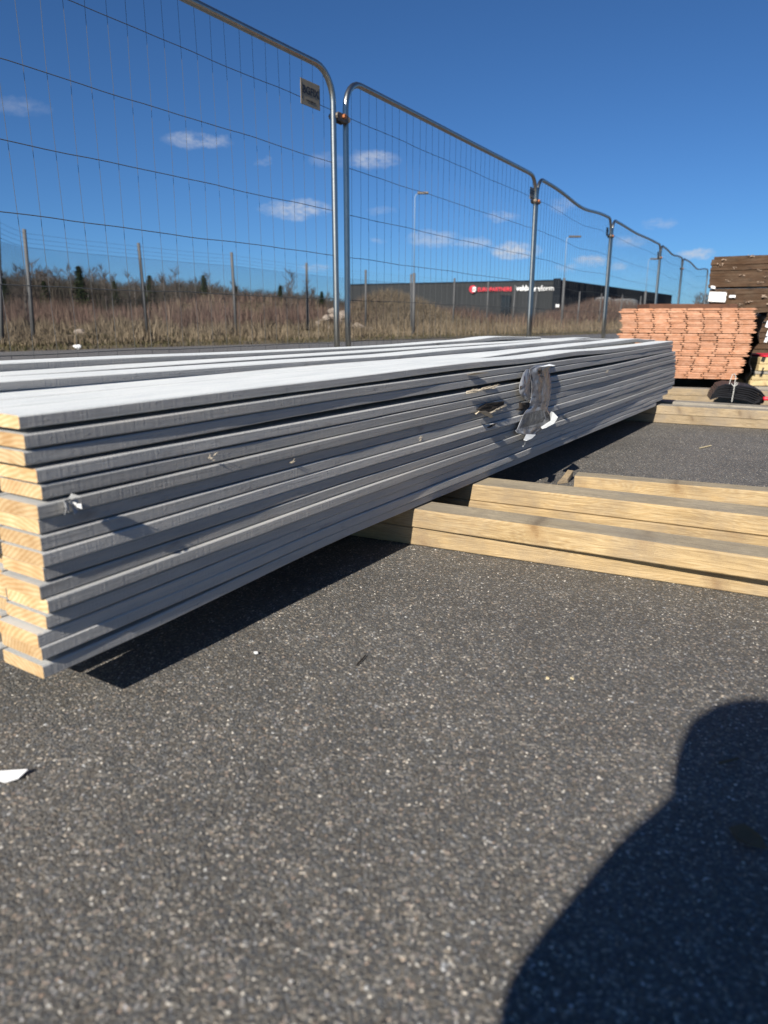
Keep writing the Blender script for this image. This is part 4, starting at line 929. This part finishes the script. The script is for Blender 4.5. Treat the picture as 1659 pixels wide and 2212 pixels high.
def bare_tree(seed, H, birch=False):
    r = random.Random(seed); tw = MB(); tr = MB()
    tr.tube([(0, 0, 0), (r.uniform(-.1, .1), 0, H*.4), (r.uniform(-.2, .2), r.uniform(-.2, .2), H*.97)], [.10*H/8, .07*H/8, .015], 6)
    for i in range(34):
        t = r.uniform(.18, .98); a = r.uniform(0, 6.28); l = H*.30*(1-t*.6)*r.uniform(.5, 1.1); e = r.uniform(.5, 1.1)
        p0 = Vector((0, 0, H*t)); dr = Vector((math.cos(a)*math.cos(e), math.sin(a)*math.cos(e), math.sin(e))); p1 = p0+dr*l
        tw.tube([p0, p1], [.022, .008], 3, closed_ends=False)
        for j in range(16):
            q = p0.lerp(p1, r.uniform(.15, 1)); d2 = (dr+Vector((r.uniform(-.9, .9), r.uniform(-.9, .9), r.uniform(-.2, .8)))).normalized()*r.uniform(.25, .85)
            tw.tube([q, q+d2*.6, q+d2+Vector((r.uniform(-.1, .1), r.uniform(-.1, .1), 0))], [.012, .009, .005], 3, closed_ends=False)
    return tr, tw
def spruce(seed, H):
    r = random.Random(seed); tr = MB(); nd = MB(); tr.tube([(0, 0, 0), (0, 0, H*.95)], [.14, .02], 6)
    for i in range(1500):
        t = r.uniform(.10, 1)**.8; rad = (1-t)*H*.23+.12; a = r.uniform(0, 6.28); rr = rad*r.uniform(.25, 1.1); z = H*t; l = r.uniform(.25, .6); w = r.uniform(.1, .22)
        c = Vector((math.cos(a)*rr, math.sin(a)*rr, z)); o_ = Vector((math.cos(a), math.sin(a), -.25))*l; s_ = Vector((-math.sin(a), math.cos(a), r.uniform(-.3, .3)))*w
        nd.add([c-o_*.4, c+s_, c+o_*.7, c-s_], [(0, 1, 2, 3)])
    return tr, nd
protos = {}
def proto(kind, seed, H):
    root = empty({'spruce': 'spruce_tree'}.get(kind, 'bare_tree')); 
    if kind == 'spruce': tr, cr = spruce(seed, H); tr.build('trunk', M_bark, root); cr.build('crown', M_needles, root)
    else:
        tr, cr = bare_tree(seed, H); tr.build('trunk', M_birch if kind == 'birch' else M_bark, root, smooth=True); cr.build('crown', M_twigs, root)
    return root
def place_tree(kind, var, x, y, sc, label, group):
    key = (kind, var)
    if key not in protos: protos[key] = proto(kind, 100+var*7+len(kind), 8.); o = protos[key]
    else: o = copy_tree(protos[key])
    o.location = (x, y, terrain_z(x, y)-.1); o.scale = (sc, sc, sc*rng.uniform(.95, 1.05)); o.rotation_euler = (0, 0, rng.uniform(0, 6.28)); tag(o, label, 'tree', group)
def top_y(px):    # skyline of the wood in the photograph
    ks = [(-150, 592), (0, 592), (120, 590), (250, 597), (330, 610), (430, 603), (480, 612), (540, 625), (640, 632), (760, 645), (830, 655)]
    return interp(ks, px)
for i in range(230):
    px = rng.uniform(-140, 770); y = rng.uniform(95, 150); x = (px-830)/1535*y*1.035; H = (HOR-top_y(px)+rng.normal()*6)/1535*y+CAMH-terrain_z(x, y)
    H *= rng.uniform(.75, 1.06); H = max(H, 1.8)
    kind = 'birch' if rng.random() < .4 else 'bare'
    place_tree(kind, int(rng.integers(0, 3)), x, y, H/8, 'pale stemmed bare tree in the wood along the skyline' if kind == 'birch' else 'dark stemmed bare tree in the wood along the skyline', 'pale stemmed trees in the wood' if kind == 'birch' else 'dark stemmed trees in the wood')
for (px, py, w, lab) in [(222, 580, 1.35, 'broad dark green spruce standing out of the wood, left of the second fence post'), (362, 598, 1., 'dark green spruce just right of the second chain link post'), (532, 618, 1., 'small spruce right of the third chain link post'),
                      (622, 620, .9, 'small spruce left of the fourth chain link post'), (150, 612, 1.1, 'spruce half hidden in the wood near the left edge'), (30, 600, 1.2, 'dark spruce at the left edge of the wood'), (470, 603, .8, 'slim spruce between the second and third posts'),
                      (70, 606, 1.1, 'spruce behind the first chain link post'), (290, 612, .9, 'low spruce behind the second chain link post'), (705, 632, .7, 'tiny spruce just left of the double fence post')]:
    y = 96; x = (px-830)/1535*y*1.03; H = (HOR-py)/1535*y+CAMH-terrain_z(x, y); place_tree('spruce', 0 if w > 1 else 1, x, y, H/8, lab, 'spruces in the wood')
# underwood that reads as one mass
blades('far_wood', 90000, in_view_sampler(100, 150, -.62, -.03, 9, 1., lambda x, y: max(.2, (HOR-top_y(830+1535*x/y/1.035))/1535*y/7.)), (1.5, 6.3), (.05, .15), M_wood_mass, .22, 'far brown wood of bare undergrowth')
for i in range(26):
    px = rng.uniform(1452, 1535); y = rng.uniform(230, 280); x = (px-830)/1535*y*1.035; H = (HOR-rng.uniform(634, 650))/1535*y
    place_tree('bare', int(rng.integers(0, 3)), x, y, H/8, 'distant bare tree right of the dark hall', 'distant trees right of the hall')
for i in range(16):
    px = rng.uniform(-60, 690); y = rng.uniform(34, 62); x = (px-830)/1535*y*1.035
    place_tree('bare', int(rng.integers(0, 3)), x, y, rng.uniform(1.8, 3.3)/8, 'small bare sapling standing in the brown thicket', 'saplings in the thicket')
# rubble heap
def rock(seed, s):
    r = random.Random(seed); vs = []; n, m = 7, 5
    for j in range(m+1):
        ph = math.pi*j/m
        for i in range(n): th = 2*math.pi*i/n+j*.3; k = r.uniform(.7, 1.15); vs.append((s[0]*k*math.sin(ph)*math.cos(th), s[1]*k*math.sin(ph)*math.sin(th), s[2]*k*math.cos(ph)+s[2]*.6))
    fs = [(j*n+i, (j+1)*n+i, (j+1)*n+(i+1) % n, j*n+(i+1) % n) for j in range(m) for i in range(n)]; return vs, fs
random.seed(77); rocks = []
for i in range(5):
    v_, f_ = rock(i, (1, .9, .75)); me = D.meshes.new('boulder'); me.from_pydata(v_, [], f_); me.materials.append(M_stone); me.update(); rocks.append(me)
def put_rock(x, y, z, s, lab, grp):
    o = D.objects.new('boulder', random.choice(rocks)); COL.objects.link(o); o.location = (x, y, z); o.scale = (s, s*random.uniform(.7, 1.1), s*random.uniform(.6, 1)); o.rotation_euler = (random.uniform(-.3, .3), random.uniform(-.3, .3), random.uniform(0, 6)); tag(o, lab, 'boulder', grp)
for i in range(60):
    t = random.gauss(0, 1); x = -2.1+t*.62; zt = .85*math.exp(-(t*.62/.9)**2); z = random.uniform(0, zt); y = 31+random.uniform(-.5, .7)
    put_rock(x, y, terrain_z(x, y)+z-.08, random.uniform(.10, .26), 'broken stone in the rubble heap behind the double fence post', 'stones of the rubble heap')
for i in range(9):
    x = -8.3+random.uniform(-1.2, 2.2); y = 18.5+random.uniform(-.6, 1.5); put_rock(x, y, terrain_z(x, y), random.uniform(.06, .16), 'pale stone in the dry grass at the far left', 'stones in the grass at the left')
for i, (px, py) in enumerate([(625, 0), (660, 0)]):
    pass
c = onz(168, 752, .08); o = D.objects.new('paper_litter', rocks[1]); COL.objects.link(o); o.location = c; o.scale = (.08, .05, .05); tag(o, 'crumpled white litter on the grass verge', 'litter')
o.data = rocks[1].copy(); o.data.materials.clear(); o.data.materials.append(M_paper)
for i in range(6):
    x, y = 9.5+random.uniform(-3, 3), 58+random.uniform(-1, 1); put_rock(x, y, terrain_z(x, y), random.uniform(.25, .5), 'pale stone at the foot of the hall wall', 'stones below the hall')

# ------------------------------------------------------------------ small things on the asphalt
def flat_poly(name, pts, th, mat, label, cat, curl=None):
    P_ = [onz(px, py, .003) for px, py in pts]; n = len(P_)
    curl = curl or [0]*n; vs = [p+Vector((0, 0, c)) for p, c in zip(P_, curl)]+[p+Vector((0, 0, c+th)) for p, c in zip(P_, curl)]
    fs = [tuple(range(n)), tuple(range(2*n-1, n-1, -1))]+[(i, n+i, n+(i+1) % n, (i+1) % n) for i in range(n)]
    c0 = sum(P_, Vector())/n
    return tag(mesh_obj(name, [v-c0 for v in vs], [tuple(reversed(f)) for f in fs], mat, None, c0), label, cat)
flat_poly('paper_scrap', [(-30, 1664), (0, 1668), (62, 1669), (40, 1684), (12, 1691), (-30, 1680)], .0008, M_paper, 'torn white paper scrap on the asphalt at the left edge', 'scrap', [0, .001, .004, .001, 0, 0])
flat_poly('white_chip', [(548, 1410), (552, 1409), (557, 1410), (557, 1412), (551, 1413)], .002, M_white, 'tiny white chip on the asphalt below the stack', 'chip')
flat_poly('straw', [(1552, 1648), (1592, 1638), (1596, 1640), (1557, 1651)], .002, M_dryleaf, 'short straw lying in the shadow of the photographer', 'straw')
flat_poly('dry_leaf', [(1575, 1790), (1605, 1792), (1640, 1822), (1655, 1838), (1620, 1836), (1590, 1815)], .002, M_dryleaf, 'dark dry leaf on the asphalt in the shadow', 'leaf', [0, .006, .008, .002, .005, .001])
flat_poly('white_chip', [(1735, 992-0), (1741, 990), (1743, 993), (1737, 995)], .003, M_white, 'small white flake in front of the far bearer pair, outside the picture', 'chip')
flat_poly('straw', [(1180, 1463), (1187, 1466), (1186, 1468), (1179, 1466)], .002, M_straw, 'tiny straw piece in the middle of the asphalt', 'straw')
flat_poly('straw', [(1233, 1464), (1240, 1468), (1239, 1469), (1232, 1466)], .002, M_straw, 'second tiny straw piece, right of the first', 'straw')
flat_poly('twig', [(770, 1437), (790, 1415), (791, 1416), (772, 1438)], .002, M_darkwood, 'thin dark twig on the sunlit asphalt below the beams', 'twig')
flat_poly('straw', [(1510, 968), (1536, 962), (1537, 963), (1511, 969)], .002, M_straw, 'straw behind the short single beam', 'straw')
# loose grit: real stones standing proud of the surface
def grit():
    n = 9000; vs = []; fs = []; r = random.Random(2)
    for i in range(n):
        y = .30+3.6*r.random()**1.5; x = y*r.uniform(-.62, .66)
        q = (Vector((x, y, 0))-SB).dot(SN)
        if q < -.02 and y > .8: continue
        s = r.uniform(.0006, .0022)*(1.5 if r.random() < .05 else 1); a = r.uniform(0, 6.28); e = r.uniform(.5, 1.); b = len(vs)
        ca, sa = math.cos(a)*s, math.sin(a)*s
        vs += [(x+ca, y+sa, 0), (x-sa*e, y+ca*e, 0), (x-ca, y-sa, 0), (x+sa*e, y-ca*e, 0), (x+r.uniform(-.3, .3)*s, y+r.uniform(-.3, .3)*s, s*.8)]
        fs += [(b, b+1, b+4), (b+1, b+2, b+4), (b+2, b+3, b+4), (b+3, b, b+4)]
    tag(mesh_obj('grit', vs, fs, leafy('grit_stone', [(.05, .048, .045), (.12, .11, .1), (.3, .27, .23), (.5, .47, .42), (.09, .085, .08)])), 'loose grit on the asphalt', None, kind='stuff')
grit()

# ------------------------------------------------------------------ the photographer, crouching behind the camera (only the shadow shows)
def build_person():
    al = R(SUN_AZ); A0 = -.38; cot = 1/math.tan(R(SUN_EL))
    def P_(c, z, a=0): aa = A0+a; return Vector((c*math.cos(al)+aa*math.sin(al), -c*math.sin(al)+aa*math.cos(al), z))
    V = []; Ed = []; Rr = []
    def add(p, r, link=None): V.append(p); Rr.append(r); (Ed.append((link, len(V)-1)) if link is not None else None); return len(V)-1
    pel = add(P_(.14, .16, -.08), .15); w = add(P_(.13, .30, -.05), .145, pel); ch = add(P_(.115, .46, -.01), .15, w); cl = add(P_(.072, .60, .0), .148, ch); nk = add(P_(.062, .668, .0), .118, cl)
    hd = add(P_(.07, .72, .0), .093, nk); add(P_(.07, .78, .0), .082, hd)
    for sd in (-1, 1):
        sh = add(P_(.09+sd*(.138 if sd < 0 else .125), .54, .0), .066, cl); el = add(P_(.09+sd*(.148 if sd < 0 else .15), .40, .11), .05, sh); add(P_(.035+sd*.04, .44, .30), .03, el)
        hp = add(P_(.14+sd*.09, .15, -.06), .09, pel); kn = add(P_(.15+sd*.17, .30, .20), .065, hp); an = add(P_(.15+sd*.15, .06, .06), .045, kn); add(P_(.15+sd*.16, .035, .2), .035, an)
    root = empty('person', P_(.14, 0, -.05)); tag(root, 'person in a dark coat crouching behind the camera with a phone', 'person')
    me = D.meshes.new('body'); me.from_pydata([tuple(v-root.location) for v in V], Ed, []); o = D.objects.new('body', me); COL.objects.link(o); o.parent = root; me.materials.append(M_coat)
    sk = o.modifiers.new('s', 'SKIN'); 
    for i, r in enumerate(Rr): me.skin_vertices[0].data[i].radius = (r, r)
    me.skin_vertices[0].data[0].use_root = True; ss = o.modifiers.new('u', 'SUBSURF'); ss.levels = 2; ss.render_levels = 2
    # hood of the coat over the hair
    m = MB(); vs = []; c = P_(.080, .745, -.0)-root.location; n, k = 18, 12
    for j in range(k+1):
        ph = math.pi*.72*j/k
        for i in range(n): th = 2*math.pi*i/n; vs.append(c+Vector((.118*math.sin(ph)*math.cos(th), .112*math.sin(ph)*math.sin(th), .104*math.copysign(abs(math.cos(ph))**.75, math.cos(ph))+.006)))
    m.add(vs, [(j*n+i, (j+1)*n+i, (j+1)*n+(i+1) % n, j*n+(i+1) % n) for j in range(k) for i in range(n)]); m.build('hood', M_coat, root, smooth=True)
    # hands with five fingers closing on the phone
    for sd in (-1, 1):
        V2 = []; E2 = []; R2 = []
        def ad(p, r, l=None): V2.append(p); R2.append(r); (E2.append((l, len(V2)-1)) if l is not None else None); return len(V2)-1
        wr = P_(.035+sd*.04, .44, .30)-root.location; f_ = Vector((math.sin(al), math.cos(al), 0)); sx = Vector((math.cos(al), -math.sin(al), 0))*sd
        a = ad(wr, .024); b = ad(wr+f_*.03+Vector((0, 0, .015)), .03, a)
        for q in range(4):
            k0 = ad(wr+f_*.055+Vector((0, 0, -.01+.017*q)), .010, b); k1 = ad(V2[k0]+f_*.028-sx*.008, .0085, k0); ad(V2[k1]+f_*.012-sx*.018, .0075, k1)
        t0 = ad(wr+f_*.03+Vector((0, 0, .045))-sx*.012, .011, b); ad(V2[t0]+f_*.02+Vector((0, 0, .015))-sx*.012, .009, t0)
        me = D.meshes.new('hand'); me.from_pydata([tuple(v) for v in V2], E2, []); h = D.objects.new('hand', me); COL.objects.link(h); h.parent = root; me.materials.append(M_skin)
        h.modifiers.new('s', 'SKIN'); 
        for i, r in enumerate(R2): me.skin_vertices[0].data[i].radius = (r, r)
        me.skin_vertices[0].data[0].use_root = True; su = h.modifiers.new('u', 'SUBSURF'); su.levels = 1; su.render_levels = 1
    ph = MB(); ph.cbox((-.008, -.045, -.135), (.062, -.036, .014), .003); o = ph.build('phone', M_phone, None, (0, 0, CAMH)); o.rotation_euler = (-PITCH, 0, 0); tag(o, 'phone held in both hands, its lens taking the picture', 'phone')
build_person()
S.cycles.max_bounces = 6; S.cycles.diffuse_bounces = 3; S.cycles.glossy_bounces = 2
